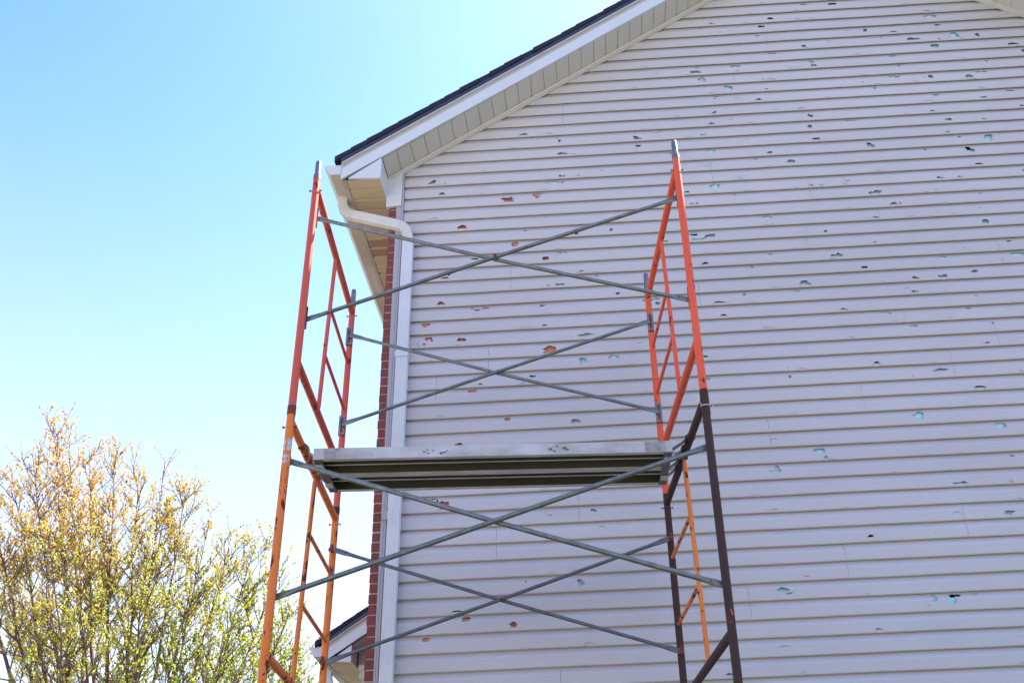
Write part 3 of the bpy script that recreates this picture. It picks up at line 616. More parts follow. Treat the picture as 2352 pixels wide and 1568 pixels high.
def eave(parent, Fy, bx, bz, boxh, bw, fx, zline, x_stop, yend, wally, tri_slope=0.667, xright=None):
    """rake board, box return, eave soffit, gutter. bx,bz lower right corner of the box return"""
    # box return: front triangle, side, both 3 cm thick sheets bent from metal
    t = MB()
    t.prism([(bx - bw, Fy + 0.004, bz + 0.012), (bx - 0.001, Fy + 0.004, bz), (bx - 0.001, Fy + 0.004, bz + boxh)], (0, 0.02, 0))
    t.prism([(bx + 0.001, Fy + 0.006, bz - 0.001), (bx + 0.001, wally - 0.02, bz - 0.001), (bx + 0.001, wally - 0.02, bz + boxh), (bx + 0.001, Fy + 0.006, bz + boxh - 0.002)], (-0.006, 0, 0))
    t.build('box_return', M['white'], parent)
    # rake fascia
    def rake(name, lo, hi, y0, y1, m_, xl, cut=None):
        q = MB()
        xs = [xl, x_stop] if xright is None else [xl, RX]
        if xright is None:
            q.prism([(xs[0], y0, max(cut or -9, zline(xs[0]) + lo)), (xs[1], y0, zline(xs[1]) + lo), (xs[1], y0, zline(xs[1]) + hi), (xs[0], y0, zline(xs[0]) + hi)], (0, y1 - y0, 0))
        else:
            q.prism([(xl, y0, max(cut or -9, zline(xl) + lo)), (RX, y0, zline(RX) + lo), (2 * RX - xl, y0, max(cut or -9, zline(xl) + lo)), (2 * RX - xl, y0, zline(xl) + hi), (RX, y0, zline(RX) + hi), (xl, y0, zline(xl) + hi)], (0, y1 - y0, 0))
        return q.build(name, m_, parent)
    rake('rake_fascia', 0.0, 0.122, Fy, Fy + 0.022, M['white'], fx, bz + 0.004)
    rake('rake_band', 0.123, 0.171, Fy - 0.012 + 0.022, Fy + 0.03, M['gable_band'], fx)
    rake('rake_lip', 0.166, 0.177, Fy - 0.010, Fy + 0.03, M['white'], fx)
    rake('drip_edge', 0.178, 0.214, Fy - 0.016, Fy + 0.01, M['drip'], fx - 0.01)
    # eave fascia board behind the gutter and soffit under the eave
    t = MB()
    zg = bz + 0.165
    t.box((fx - 0.006, Fy + 0.001, bz + 0.004), (fx + 0.014, yend, zg))
    t.box((fx + 0.016, Fy + 0.03, bz + 0.002), (fx + 0.035, yend, bz + 0.02))
    t.build('eave_fascia', M['gutter'], parent)
    t = MB(); y = Fy + 0.024; k = 0
    while y < yend - 0.1:
        xe = bx - 0.0 if y < wally - 0.03 else wallx
        w_ = 0.127
        t.add([(fx + 0.02, y, bz + 0.006), (xe, y, bz + 0.006), (xe, y + w_ - 0.020, bz + 0.006), (fx + 0.02, y + w_ - 0.020, bz + 0.006),
               (fx + 0.02, y + w_ - 0.010, bz + 0.020), (xe, y + w_ - 0.010, bz + 0.020), (fx + 0.02, y + w_, bz + 0.006), (xe, y + w_, bz + 0.006)],
              [(0, 3, 2, 1), (3, 4, 5, 2), (4, 6, 7, 5)])
        y += w_; k += 1
    t.build('eave_soffit', M['eave_soffit'], parent)
    # gutter: K profile, thin sheet, end cap towards the camera
    gx = fx - 0.008
    pr = [(0, 0.150), (0, 0.060), (-0.082, 0.060), (-0.088, 0.075), (-0.098, 0.085), (-0.104, 0.105), (-0.122, 0.125), (-0.136, 0.148), (-0.130, 0.150)]
    t = MB()
    out_ = [(gx + a, bz + b_) for a, b_ in pr]
    n_ = len(out_)
    inn = [(gx + a * 0.97 - 0.002, bz + b_ + 0.0025) for a, b_ in pr]
    vs = [(x, yy, z) for yy in (Fy + 0.012, yend) for x, z in out_] + [(x, yy, z) for yy in (Fy + 0.012, yend) for x, z in inn]
    fs = [(k, k + 1, n_ + k + 1, n_ + k) for k in range(n_ - 1)] + [(2 * n_ + k, 2 * n_ + k + 1, 3 * n_ + k + 1, 3 * n_ + k) for k in range(n_ - 1)]
    fs += [(n_ - 1, 3 * n_ - 1, 4 * n_ - 1, 2 * n_ - 1)]
    t.add(vs, fs)
    cap = [(x, Fy + 0.009, z) for x, z in out_]
    ec = MB(); ec.prism(cap, (0, 0.003, 0))
    # end cap flange standing up by the rake
    ec.box((gx + 0.001, Fy - 0.004, bz + 0.03), (gx + 0.004, Fy + 0.03, bz + 0.175))
    gt = t.build('gutter', M['gutter'], parent)
    ec.build('gutter_end_cap', M['white'], gt)
    return gt


wallx = XC + 0.02
gut = eave(house, F, -1.483, CZ + 5.174, 0.195, 0.25, -1.786, zf, None, 15.9, DW, xright=1)

# rake soffit, both sides, grooved every 0.106 m, and the strip along the wall
for side in (0, 1):
    t = MB(); x = -1.478; c = MB()
    while x < RX:
        x2 = min(RX, x + 0.106)
        mx = (lambda q: q) if side == 0 else (lambda q: 2 * RX - q)
        def zz(q): return zf(q) + 0.006
        pts = ((x, 0), (x + 0.0015, 0.0), (x2 - 0.007, 0.0020), (x2 - 0.006, 0.007), (x2 - 0.001, 0.007), (x2, 0.0))
        vs = []
        for q, up_ in pts:
            vs += [(mx(q), F + 0.018, zz(q) + up_), (mx(q), DW - 0.004, zz(q) + up_)]
        t.add(vs, [(2 * k, 2 * k + 1, 2 * k + 3, 2 * k + 2) for k in range(len(pts) - 1)])
        x = x2
    t.build('rake_soffit', M['soffit'], house)
    xa = -1.484
    c.prism([(mx(xa), DW - 0.03, zf(xa) - 0.022), (mx(RX), DW - 0.03, zf(RX) - 0.022), (mx(RX), DW - 0.03, zf(RX) + 0.004), (mx(xa), DW - 0.03, zf(xa) + 0.004)], (0, 0.012, 0))
    c.prism([(mx(xa), DW - 0.018, zf(xa) - 0.034), (mx(RX), DW - 0.018, zf(RX) - 0.034), (mx(RX), DW - 0.018, zf(RX) + 0.004), (mx(xa), DW - 0.018, zf(xa) + 0.004)], (0, 0.02, 0))
    c.build('rake_channel', M['soffit'], house)


def roof(name, parent, xe, xt, zl, y0, y1, ridge=None):
    """stepped shingle courses along the slope"""
    t = MB(); dx = 0.120; x = xe; k = 0
    sg = 1 if xt > xe else -1
    n_ = int(abs(xt - xe) / dx) + 1
    for k in range(n_):
        a = xe + sg * dx * k; b_ = a + sg * (dx + 0.03)
        if sg * (b_ - xt) > 0: b_ = xt
        if sg * (b_ - a) < 0.02: break
        j = rng.uniform(-0.004, 0.004); th = rng.uniform(-0.001, 0.0025)
        lo = 0.216
        t.prism([(a, y0 + j, zl(a) + lo), (b_, y0 + j, zl(b_) + lo), (b_, y0 + j, zl(b_) + 0.262 + th - 0.003), (a, y0 + j, zl(a) + 0.2675 + th)], (0, y1 - y0, 0))
    return t.build(name, M['shingle'], parent)


roof('shingle_roof', house, -1.845, RX, zf, F - 0.022, 15.9)
roof('shingle_roof', house, 2 * RX + 1.845, RX, zf, F - 0.022, 15.9)

# downspout: elbow out of the gutter, slanting run, elbow, long drop in front of the siding
A = Vector((-1.838, 6.40, CZ + 5.25)); 
pts = [A, A + Vector((0.000, 0, -0.04)), A + Vector((0.001, -0.001, -0.085)), A + Vector((0.010, -0.002, -0.125)), A + Vector((0.032, -0.005, -0.165)), A + Vector((0.065, -0.009, -0.192)), A + Vector((0.105, -0.013, -0.210)),
       Vector((-1.42, 6.335, CZ + 4.900)), Vector((-1.375, 6.334, CZ + 4.882)), Vector((-1.335, 6.333, CZ + 4.858)), Vector((-1.307, 6.332, CZ + 4.822)), Vector((-1.294, 6.332, CZ + 4.775)), Vector((-1.291, 6.332, CZ + 4.72))]
t = MB(); t.rect_sweep(pts, 0.076, 0.056, (0, 1, 0))
els = t.build('downspout_elbow', M['cream'], gut)
# crimps pressed into both bends
t = MB()
for i0, i1 in ((2, 6), (8, 12)):
    for q in range(i0, i1):
        for s_ in (0.25, 0.75):
            p = pts[q].lerp(pts[q + 1], s_); d_ = (pts[q + 1] - pts[q]).normalized()
            t.rect_sweep([p - d_ * 0.0016, p + d_ * 0.0016], 0.0815, 0.0615, (0, 1, 0))
build_each(t, 'elbow_crimp', M['cream'], els)
t = MB(); t.rect_sweep([(-1.291, 6.332, CZ + 4.74), (-1.291, 6.332, CZ + 3.69)], 0.082, 0.056, (0, 1, 0), rib=0.0022)
t.rect_sweep([(-1.291, 6.332, CZ + 3.70), (-1.291, 6.332, CZ + 2.555)], 0.085, 0.058, (0, 1, 0), rib=0.0022)
t.rect_sweep([(-1.291, 6.332, CZ + 2.57), (-1.291, 6.332, 0.15)], 0.082, 0.056, (0, 1, 0), rib=0.0022)
dsp = t.build('downspout', M['white'], gut)
t = MB(); t.box((-1.338, 6.298, CZ + 3.700), (-1.246, 6.303, CZ + 3.745)); t.box((-1.338, 6.30, CZ + 3.700), (-1.334, 6.365, CZ + 3.745)); t.box((-1.25, 6.30, CZ + 3.700), (-1.246, 6.365, CZ + 3.745))
for z in (3.712, 3.733): t.sweep([(-1.30, 6.294, CZ + z), (-1.30, 6.299, CZ + z)], 0.004, 8)
t.build('downspout_strap', M['white'], dsp)
t = MB(); t.box((-1.378, 6.345, CZ + 2.50), (-1.338, 6.352, CZ + 2.56))
t.build('trim_splice', M['trim'], house)

# vent holes of two perforated soffit panels
for yy in (6.90, 7.03):
    t = MB()
    for a in range(26):
        for b_ in range(8):
            x = -1.76 + a * 0.0118; y = yy + b_ * 0.0125
            t.box((x, y, CZ + 5.1775), (x + 0.005, y + 0.005, CZ + 5.182))
    t.build('soffit_vent', M['rust'], house)

# ------------------------------------------------------------------ lower wing behind the corner
WF = 9.5; WX = -2.271; WZ = CZ + 2.389
wing = empty('garage_wing', (-2.0, 10.5, 0))
tag(wing, 'low wing with a small gable eave, white gutter and dark shingles behind the brick corner', 'garage')
zw = lambda x: CZ + 2.540 + 0.667 * (x - WX)
wallx = -2.20
wg = eave(wing, WF, WX, WZ, 0.151, 0.20, -2.53, zw, -1.475, 15.5, WF + 0.27)
roof('shingle_roof', wing, -2.61, -1.475, zw, WF - 0.02, 15.5)
t = MB()
x = WX
while x < -1.48:
    x2 = min(-1.475, x + 0.106)
    t.add([(x, WF + 0.02, zw(x) + 0.006), (x, WF + 0.27, zw(x) + 0.006), (x2 - 0.008, WF + 0.27, zw(x2 - 0.008) + 0.006), (x2 - 0.008, WF + 0.02, zw(x2 - 0.008) + 0.006), (x2, WF + 0.02, zw(x2) + 0.014), (x2, WF + 0.27, zw(x2) + 0.014)], [(0, 1, 2, 3), (3, 2, 5, 4)])
    x = x2
t.build('rake_soffit', M['soffit'], wing)
t = MB()
yw = WF + 0.27
zs = WZ + 0.02
while zs < CZ + 3.4:
    xl = max(-2.265, WX + (zs - CZ - 2.540) / 0.667)
    if xl < -1.5:
        t.prism([(xl, yw, zs), (xl, yw + 0.012, zs + E_), (xl, yw + 0.02, zs)], (-1.475 - xl, 0, 0))
    zs += E_
t.build('gable_siding', M['siding'], wing)
t = MB(); t.box((-2.215, yw + 0.028, 0.0), (-1.475, 15.2, WZ + 0.15)); t.build('wall', M['soffit'], wing)
t = MB(); t.box((-2.21, yw - 0.03, 0), (-1.99, yw + 0.03, WZ - 0.10)); t.box((-2.235, yw - 0.055, WZ - 0.105), (-1.475, yw + 0.03, WZ - 0.055)); t.box((-2.225, yw - 0.042, WZ - 0.056), (-1.475, yw + 0.03, WZ - 0.025)); t.box((-2.245, yw - 0.065, WZ - 0.026), (-1.475, yw + 0.03, WZ + 0.018))
t.build('corner_board', M['white_stained'], wing, 'cream corner board with a moulded cap')
A = Vector((-2.58, WF + 0.42, WZ + 0.06))
pts = [A, A + Vector((0, 0, -0.06)), A + Vector((0.004, 0, -0.11)), A + Vector((0.02, 0, -0.155)), A + Vector((0.05, -0.002, -0.185)), A + Vector((0.09, -0.005, -0.205)), Vector((-2.30, WF + 0.34, WZ - 0.235)), Vector((-2.25, WF + 0.33, WZ - 0.27)), Vector((-2.24, WF + 0.33, WZ - 0.34)), Vector((-2.24, WF + 0.33, 0.15))]
t = MB(); t.rect_sweep(pts, 0.076, 0.056, (0, 1, 0)); t.build('downspout', M['white'], wg)

# ------------------------------------------------------------------ scaffold tower
tower = empty('scaffold_tower', (-0.5, 5.3, 0))
tag(tower, 'tall scaffold of orange and brown tube frames with crossed grey braces beside the siding', 'scaffold')
FL, FR = Vector((-1.503, 4.65, 0)), Vector((0.592, 4.65, 0))
RL, RR_ = Vector((-1.592, 6.01, 0)), Vector((0.461, 6.01, 0))
RT = 0.0205                     # tube radius


def at_z(v, z): return Vector((v.x, v.y, z))


def end_frame(f, r, zb, zt, zt_tube, zb_tube, m_leg, m_bar, m_post, label, m_top=None, pins=True, band=None, locks=None, z_rungs=None, plates=False, prev_pin=True):
    d = (r - f)
    b = MB(); b.sweep([at_z(f, zt_tube), at_z(r, zt_tube)], RT, 18, caps=False)
    fr = b.build('end_frame', m_bar, tower, label)
    b = MB(); b.sweep([at_z(f, zb_tube), at_z(r, zb_tube)], RT, 18, caps=False); b.build('crossbar', m_bar, fr)
    for p in (f, r):
        b = MB(); b.sweep([at_z(p, zb), at_z(p, (zb + zt) / 2), at_z(p, zt)], RT, 22)
        # small weld collar where the horizontals meet the leg
        b.build('leg', m_leg, fr)
    b = MB(); pz = f + d * 0.495
    p0 = at_z(f + d * 0.505, zt_tube - 0.012); p1 = at_z(f + d * 0.44, zb_tube + 0.012)
    b.sweep([p0, p0.lerp(p1, 0.03), p0.lerp(p1, 0.97), p1], [(0.006, 0.0125), 0.0128, 0.0128, (0.006, 0.0125)], 14)
    b.build('post', m_post, fr)
    for zr_ in z_rungs:
        t_ = (zt_tube - zr_) / (zt_tube - zb_tube)
        pp = p0.lerp(p1, t_)
        b = MB(); b.sweep([Vector((pp.x, pp.y, zr_)), at_z(r, zr_)], 0.0108, 12, caps=False); b.build('rung', m_post, fr)
    if pins:
        for p in (f, r):
            b = MB()
            b.sweep([at_z(p, zt - 0.004), at_z(p, zt + 0.028)], RT + 0.0015, 20)
            b.sweep([at_z(p, zt + 0.028), at_z(p, zt + 0.118), at_z(p, zt + 0.132), at_z(p, zt + 0.138)], [0.0168, 0.0168, 0.0135, 0.006], 18)
            b.build('coupling_pin', M['pin'], fr)
    for p in (f, r):
        b = MB(); zz = zt - 0.085
        b.sweep([at_z(p, zz) + Vector((-0.034, 0, 0)), at_z(p, zz) + Vector((0.034, 0, 0))], 0.0035, 8)
        b.sweep([at_z(p, zz) + Vector((-0.036, 0, 0)), at_z(p, zz) + Vector((-0.031, 0, 0))], 0.0078, 8)
        b.sweep([at_z(p, zz) + Vector((0.029, 0, 0)), at_z(p, zz) + Vector((0.034, 0, 0))], 0.0068, 8)
        b.build('lock_bolt', M['rust'] if plates is False else M['galv_dark'], fr)
    for (p, sgn, z) in locks:
        b = MB(); yo = p.y + sgn * (RT + 0.012)
        if plates:
            w, h, th = 0.020, 0.068, 0.004
            for (a0, a1, c0, c1) in ((-w, -0.008, -h, h), (0.008, w, -h, h), (-0.008, 0.008, -h, -h + 0.014), (-0.008, 0.008, -0.010, 0.010), (-0.008, 0.008, h - 0.014, h)):
                b.box((p.x + a0, yo - th / 2, z + c0), (p.x + a1, yo + th / 2, z + c1))
            for zz in (-h, h - 0.004):
                b.box((p.x - w, min(yo, p.y + sgn * 0.012), z + zz), (p.x + w, max(yo, p.y + sgn * 0.012), z + zz + 0.004))
            lk = b.build('brace_lock', M['galv'], fr)
            b = MB(); yr = yo + sgn * 0.006
            b.sweep([(p.x, yr, z - 0.046), (p.x, yr, z + 0.044)], 0.0042, 10); b.sweep([(p.x, yr - 0.004, z + 0.03), (p.x, yr + sgn * 0.02, z + 0.012)], 0.004, 8)
            b.build('locking_pin', M['rust'], fr)
        else:
            b.sweep([(p.x, p.y + sgn * 0.01, z), (p.x, yo + sgn * 0.022, z)], 0.009, 12)
            b.sweep([(p.x, yo + sgn * 0.016, z), (p.x, yo + sgn * 0.024, z)], 0.015, 12)
            b.box((p.x - 0.006, yo, z + 0.008), (p.x + 0.008, yo + sgn * 0.02, z + 0.034))
            b.build('brace_lock', M['rust'], fr)
    return fr


Z = lambda v: CZ + v
up = dict(zb=Z(2.44), zt=Z(3.955), zt_tube=Z(3.895), zb_tube=Z(2.73), z_rungs=(Z(3.49), Z(3.14)))
lo = dict(zb=Z(0.91), zt=Z(2.435), zt_tube=Z(2.385), zb_tube=Z(1.22), z_rungs=(Z(2.03), Z(1.635)))
bt = dict(zb=Z(-0.62), zt=Z(0.905), zt_tube=Z(0.855), zb_tube=Z(-0.31), z_rungs=(Z(0.5), Z(0.1)))

# brace ends: heights of the locks, read at each leg
BR = {  # (left upper, left lower, right upper, right lower) on the brace plane
 'uf': (P(735, 503, 4.69), P(705, 733, 4.69), P(1549, 457, 4.69), P(1580, 688, 4.69)),
 'ur': (P(803, 769, 5.965), P(785, 974, 5.965), P(1492, 737, 5.965), P(1515, 945, 5.965)),
 'lf': (P(670, 1060, 4.69), P(635, 1370, 4.69), P(1620, 1027, 4.69), P(1655, 1340, 4.69)),
 'lr': (P(768, 1262, 5.965), P(748, 1520, 5.965), P(1540, 1235, 5.965), P(1565, 1495, 5.965)),
}
fUL = end_frame(FL, RL, m_leg=M['vermilion_shaded'], m_bar=M['vermilion_shaded'], m_post=M['vermilion_shaded'], label='shade-toned red orange upper frame at the brick corner end',
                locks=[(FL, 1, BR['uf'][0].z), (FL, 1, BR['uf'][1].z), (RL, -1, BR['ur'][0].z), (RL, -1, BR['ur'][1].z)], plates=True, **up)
fUR = end_frame(FR, RR_, m_leg=M['vermilion'], m_bar=M['vermilion'], m_post=M['vermilion'], label='red orange upper frame at the siding end',
                locks=[(FR, 1, BR['uf'][2].z), (FR, 1, BR['uf'][3].z), (RR_, -1, BR['ur'][2].z), (RR_, -1, BR['ur'][3].z)], plates=True, **up)
fLL = end_frame(FL, RL, m_leg=M['orange'], m_bar=M['orange'], m_post=M['orange'], label='yellowish orange lower frame with rust chips', pins=False,
                locks=[(FL, 1, BR['lf'][0].z), (FL, 1, BR['lf'][1].z), (RL, -1, BR['lr'][0].z), (RL, -1, BR['lr'][1].z)], **lo)
fLR = end_frame(FR, RR_, m_leg=M['brown'], m_bar=M['brown'], m_post=M['orange_rusty'], label='dark brown lower frame with an orange post', pins=False,
                locks=[(FR, 1, BR['lf'][2].z), (FR, 1, BR['lf'][3].z), (RR_, -1, BR['lr'][2].z), (RR_, -1, BR['lr'][3].z)], **lo)
for f_, r_ in ((FL, RL), (FR, RR_)):
    fb = end_frame(f_, r_, m_leg=M['orange'], m_bar=M['orange'], m_post=M['orange'], label='orange bottom frame standing on screw jacks', pins=False,
                   locks=[(f_, 1, Z(0.6)), (f_, 1, Z(-0.1)), (r_, -1, Z(0.6)), (r_, -1, Z(-0.1))], **bt)
    for p in (f_, r_):
        b = MB(); b.sweep([at_z(p, 0.015), at_z(p, Z(-0.60))], 0.0165, 14); b.box((p.x - 0.08, p.y - 0.08, 0.004), (p.x + 0.08, p.y + 0.08, 0.016)); b.build('screw_jack', M['galv'], fb)
# rusty bands at the joints
for p, fr, m_, z, h in ((FL, fLL, M['rust'], 2.418, 0.05), (RL, fLL, M['brown'], 2.415, 0.045), (FR, fLR, M['brown'], 2.30, 0.13)):
    b = MB(); b.sweep([at_z(p, Z(z)), at_z(p, Z(z + h))], RT + 0.0018, 22); b.build('joint_sleeve', m_, fr)
# worn label and faded print on the front leg
def patch(z0, z1, a0, a1, m_, nm, rag=0.0):
    b = MB(); n_ = 8; vs = []; r_ = RT + 0.0009
    for i in range(n_ + 1):
        a = R(a0 + (a1 - a0) * i / n_)
        for z in (z0 + rng.uniform(-rag, rag), z1 + rng.uniform(-rag, rag)):
            vs.append((FL.x + r_ * math.sin(a), FL.y - r_ * math.cos(a), Z(z)))
    b.add(vs, [(2 * i, 2 * i + 2, 2 * i + 3, 2 * i + 1) for i in range(n_)])
    return b.build(nm, m_, fLL)
patch(2.215, 2.275, -75, -12, M['label'], 'sticker', 0.002)
patch(2.215, 2.278, 8, 78, M['label'], 'sticker', 0.002)
b = MB(); vs = [(FL.x, FL.y - RT - 0.0012, Z(2.168))]
for k in range(18):
    a = 2 * math.pi * k / 18; an = 1.05 * math.cos(a)
    vs.append((FL.x + (RT + 0.001) * math.sin(an), FL.y - (RT + 0.001) * math.cos(an), Z(2.168 + 0.024 * math.sin(a))))
b.add(vs, [(0, 1 + k, 1 + (k + 1) % 18) for k in range(18)]); b.build('round_sticker', M['label'], fLL)
# broken remains of block lettering running down the tube
b = MB(); z = 2.13
while z > 1.99:
    for a0 in (-64, 22):
        hgt = rng.uniform(0.008, 0.016); s0 = a0 + rng.uniform(0, 22)
        for seg in range(3):
            aa = s0 + seg * rng.uniform(7, 13); z1 = z - rng.uniform(0, hgt * 0.5)
            if rng.random() < 0.72:
                vs = []
                for q in (aa, aa + rng.uniform(4, 9)):
                    for zz in (z1, z1 - rng.uniform(0.005, hgt)):
                        vs.append((FL.x + (RT + 0.0008) * math.sin(R(q)), FL.y - (RT + 0.0008) * math.cos(R(q)), Z(zz)))
                b.add(vs, [(0, 2, 3, 1)])
    z -= 0.0135
b.build('faded_lettering', M['ink'], fLL)
# white tie knotted round the brown joint
b = MB(); pts = []
zt0 = P(1617, 932, 4.65).z
for k in range(25):
    a = 2 * math.pi * k / 24; pts.append((FR.x + 0.0235 * math.cos(a), FR.y + 0.0235 * math.sin(a), zt0 + 0.004 * math.sin(a)))
b.sweep(pts, 0.0022, 6, up=(0, 0, 1)); b.sweep([(FR.x - 0.02, FR.y - 0.015, zt0), (FR.x - 0.034, FR.y - 0.03, zt0 + 0.018), (FR.x - 0.03, FR.y - 0.034, zt0 + 0.052)], 0.0016, 6)
b.sweep([(FR.x + 0.02, FR.y - 0.015, zt0), (FR.x + 0.034, FR.y - 0.02, zt0 - 0.006), (FR.x + 0.034, FR.y - 0.022, zt0 - 0.022)], 0.0016, 6)
b.build('tie_wire', M['string'], fLR)


def cross_brace(k, m_, label, hr=0.0112):
    a, b_, c, d = BR[k]
    yoff = 0.013 if k[1] == 'f' else -0.013
    root = None
    ext = {'uf': (0.03, 0.025), 'ur': (0.0, 0.0), 'lf': (0.03, 0.03), 'lr': (0.0, 0.0)}[k]
    tubes = []
    for j, (p, q) in enumerate(((a, d), (b_, c))):
        p = Vector(p); q = Vector(q)
        # the rising tube passes in front of the falling one
        mid_y = -0.012 if j == 1 else 0.012
        dr = (q - p).normalized(); p = p - dr * ext[0]; q = q + dr * ext[1]
        L = (q - p).length
        pts = []; rad = []
        for s_, fl in ((0, 1), (0.055, 1), (0.075, 0.8), (0.11, 0.2), (0.15, 0), (L / 2, 0), (L - 0.15, 0), (L - 0.11, 0.2), (L - 0.075, 0.8), (L - 0.055, 1), (L, 1)):
            t_ = s_ / L
            y_ = mid_y * (1 - abs(2 * t_ - 1))
            pp = p.lerp(q, t_) + Vector((0, y_, -0.006 * (1 - (2 * t_ - 1) ** 2)))
            pts.append(pp)
            rad.append((hr + (0.0165 - hr) * fl, hr + (0.0026 - hr) * fl))
        t = MB(); t.sweep(pts, rad, 14, up=(0, 1, 0))
        if root is None:
            root = t.build('cross_brace', m_, tower, label)
        else:
            t.build('brace_tube', m_, root)
        t = MB()
        for s_ in (0.075, L - 0.075):
            pp = p.lerp(q, s_ / L); t.sweep([(pp.x, pp.y - 0.0042, pp.z), (pp.x, pp.y + 0.0042, pp.z)], 0.0045, 8)
        build_each(t, 'brace_hole', M['ink'], root)
    cx = (a + b_ + c + d) / 4
    # crossing point of the two tubes
    den = (d.x - a.x) * (c.z - b_.z) - (d.z - a.z) * (c.x - b_.x)
    tt = ((b_.x - a.x) * (c.z - b_.z) - (b_.z - a.z) * (c.x - b_.x)) / den
    X = a.lerp(d, tt)
    t = MB(); t.sweep([(X.x, X.y - 0.030, X.z - 0.006), (X.x, X.y + 0.030, X.z - 0.006)], 0.0058, 12)
    t.sweep([(X.x, X.y - 0.031, X.z - 0.006), (X.x, X.y - 0.026, X.z - 0.006)], 0.0088, 12)
    t.build('pivot_rivet', M['rust'] if k in ('uf', 'lr') else M['galv'], root)
    return root


cross_brace('uf', M['galv'], 'grey crossed brace across the front of the upper bay')
cross_brace('ur', M['galv'], 'grey crossed brace across the wall side of the upper bay')
cross_brace('lf', M['galv'], 'bluish grey crossed brace across the front of the lower bay', 0.0125)
cross_brace('lr', M['galv_dark'], 'dark dull crossed brace across the wall side of the lower bay', 0.0108)
BR['bf'] = (Vector((FL.x, 4.69, Z(0.6))), Vector((FL.x, 4.69, Z(-0.1))), Vector((FR.x, 4.69, Z(0.6))), Vector((FR.x, 4.69, Z(-0.1))))

# ------------------------------------------------------------------ plank
plank = empty('scaffold_plank', (-0.5, 5.2, Z(2.3)))
tag(plank, 'scuffed aluminium deck plank with a ribbed dark underside hooked on the scaffold tubes', 'plank')
O = Vector((-1.457, 4.948, Z(2.303)))
ya = R(3.7)
ux = Vector((math.cos(ya), math.sin(ya), -0.002)); uy = Vector((-math.sin(ya) + 0.03, math.cos(ya), 0)); uz = Vector((0, 0, 1))
PL, PW, PH = 1.905, 0.445, 0.064


def pb(mb, x0, x1, y0, y1, z0, z1):
    mb.obox(O + ux * x0 + uy * y0 + uz * z0, ux * (x1 - x0), uy * (y1 - y0), uz * (z1 - z0))


b = MB()
pb(b, 0, PL, 0, 0.004, 0, PH)
pb(b, 0.0, PL, 0.0045, 0.030, 0.0, 0.003); pb(b, 0.0, PL, PW - 0.026, PW - 0.0045, 0.0, 0.003)
build_each(b, 'side_rail', M['alu'], plank)
b = MB(); pb(b, 0.0, PL, PW - 0.004, PW, 0, PH); b.build('rear_rail', M['alu_shaded'], plank)  # inner face lies in shadow, so the rail is coloured dark
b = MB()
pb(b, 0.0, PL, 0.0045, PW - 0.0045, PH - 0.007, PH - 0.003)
b.build('deck_sheet', M['alu_shaded'], plank)
b = MB()
for yc, w, h in ((0.115, 0.005, 0.038), (PW / 2 - 0.015, 0.004, 0.055), (PW / 2 + 0.015, 0.004, 0.055), (0.33, 0.005, 0.038)):
    pb(b, 0.035, PL - 0.035, yc - w / 2, yc + w / 2, PH - 0.0075 - h, PH - 0.0075)
build_each(b, 'deck_rib', M['alu_shaded'], plank)
b = MB()
pb(b, 0.035, PL - 0.035, PW / 2 - 0.027, PW / 2 - 0.002, 0.001, 0.004); pb(b, 0.035, PL - 0.035, PW / 2 + 0.002, PW / 2 + 0.027, 0.001, 0.004)
pb(b, 0.035, PL - 0.035, 0.109, 0.121, PH - 0.048, PH - 0.0455); pb(b, 0.035, PL - 0.035, 0.324, 0.336, PH - 0.048, PH - 0.0455)
build_each(b, 'rib_flange', M['alu'], plank)
# scuffed repair plates and dried mortar on the front rail
b = MB()
for x0, x1 in ((0.055, 0.140), (PL - 0.145, PL - 0.035)):
    pb(b, x0, x1, -0.0012, -0.0002, 0.003, PH - 0.002)
build_each(b, 'wear_plate', M['alu_worn'], plank)
b = MB()
for x0, w, z0, h in ((0.885, 0.085, 0.016, 0.028),):
    for i in range(14):
        for j in range(4):
            if rng.random() < 0.85: pb(b, x0 + i * w / 14, x0 + (i + 1) * w / 14, -0.0009, -0.0001, z0 + j * h / 4, z0 + (j + 1) * h / 4)
b.build('glue_residue', M['gable_band'], plank)
b = MB()
for x0, z0, r_ in ((0.585, 0.03, 0.008), (0.605, 0.022, 0.007), (0.60, 0.042, 0.005), (0.63, 0.036, 0.006), (0.675, 0.02, 0.010), (0.692, 0.026, 0.009), (0.705, 0.034, 0.006), (1.255, 0.030, 0.012), (1.275, 0.018, 0.009), (1.29, 0.046, 0.007), (1.33, 0.034, 0.012), (1.345, 0.026, 0.009), (1.46, 0.05, 0.003), (0.31, 0.02, 0.004), (0.23, 0.045, 0.004)):
    c = O + ux * x0 + uz * z0 - uy * 0.0007; vs = [c]
    for k in range(10):
        a = 2 * math.pi * k / 10; rr = r_ * rng.uniform(0.6, 1.15)
        vs.append(c + ux * (rr * 1.2 * math.cos(a)) + uz * (rr * 0.75 * math.sin(a)))
    b.add(vs, [(0, 1 + k, 1 + (k + 1) % 10) for k in range(10)])
build_each(b, 'mortar_smear', M['smear'], plank)
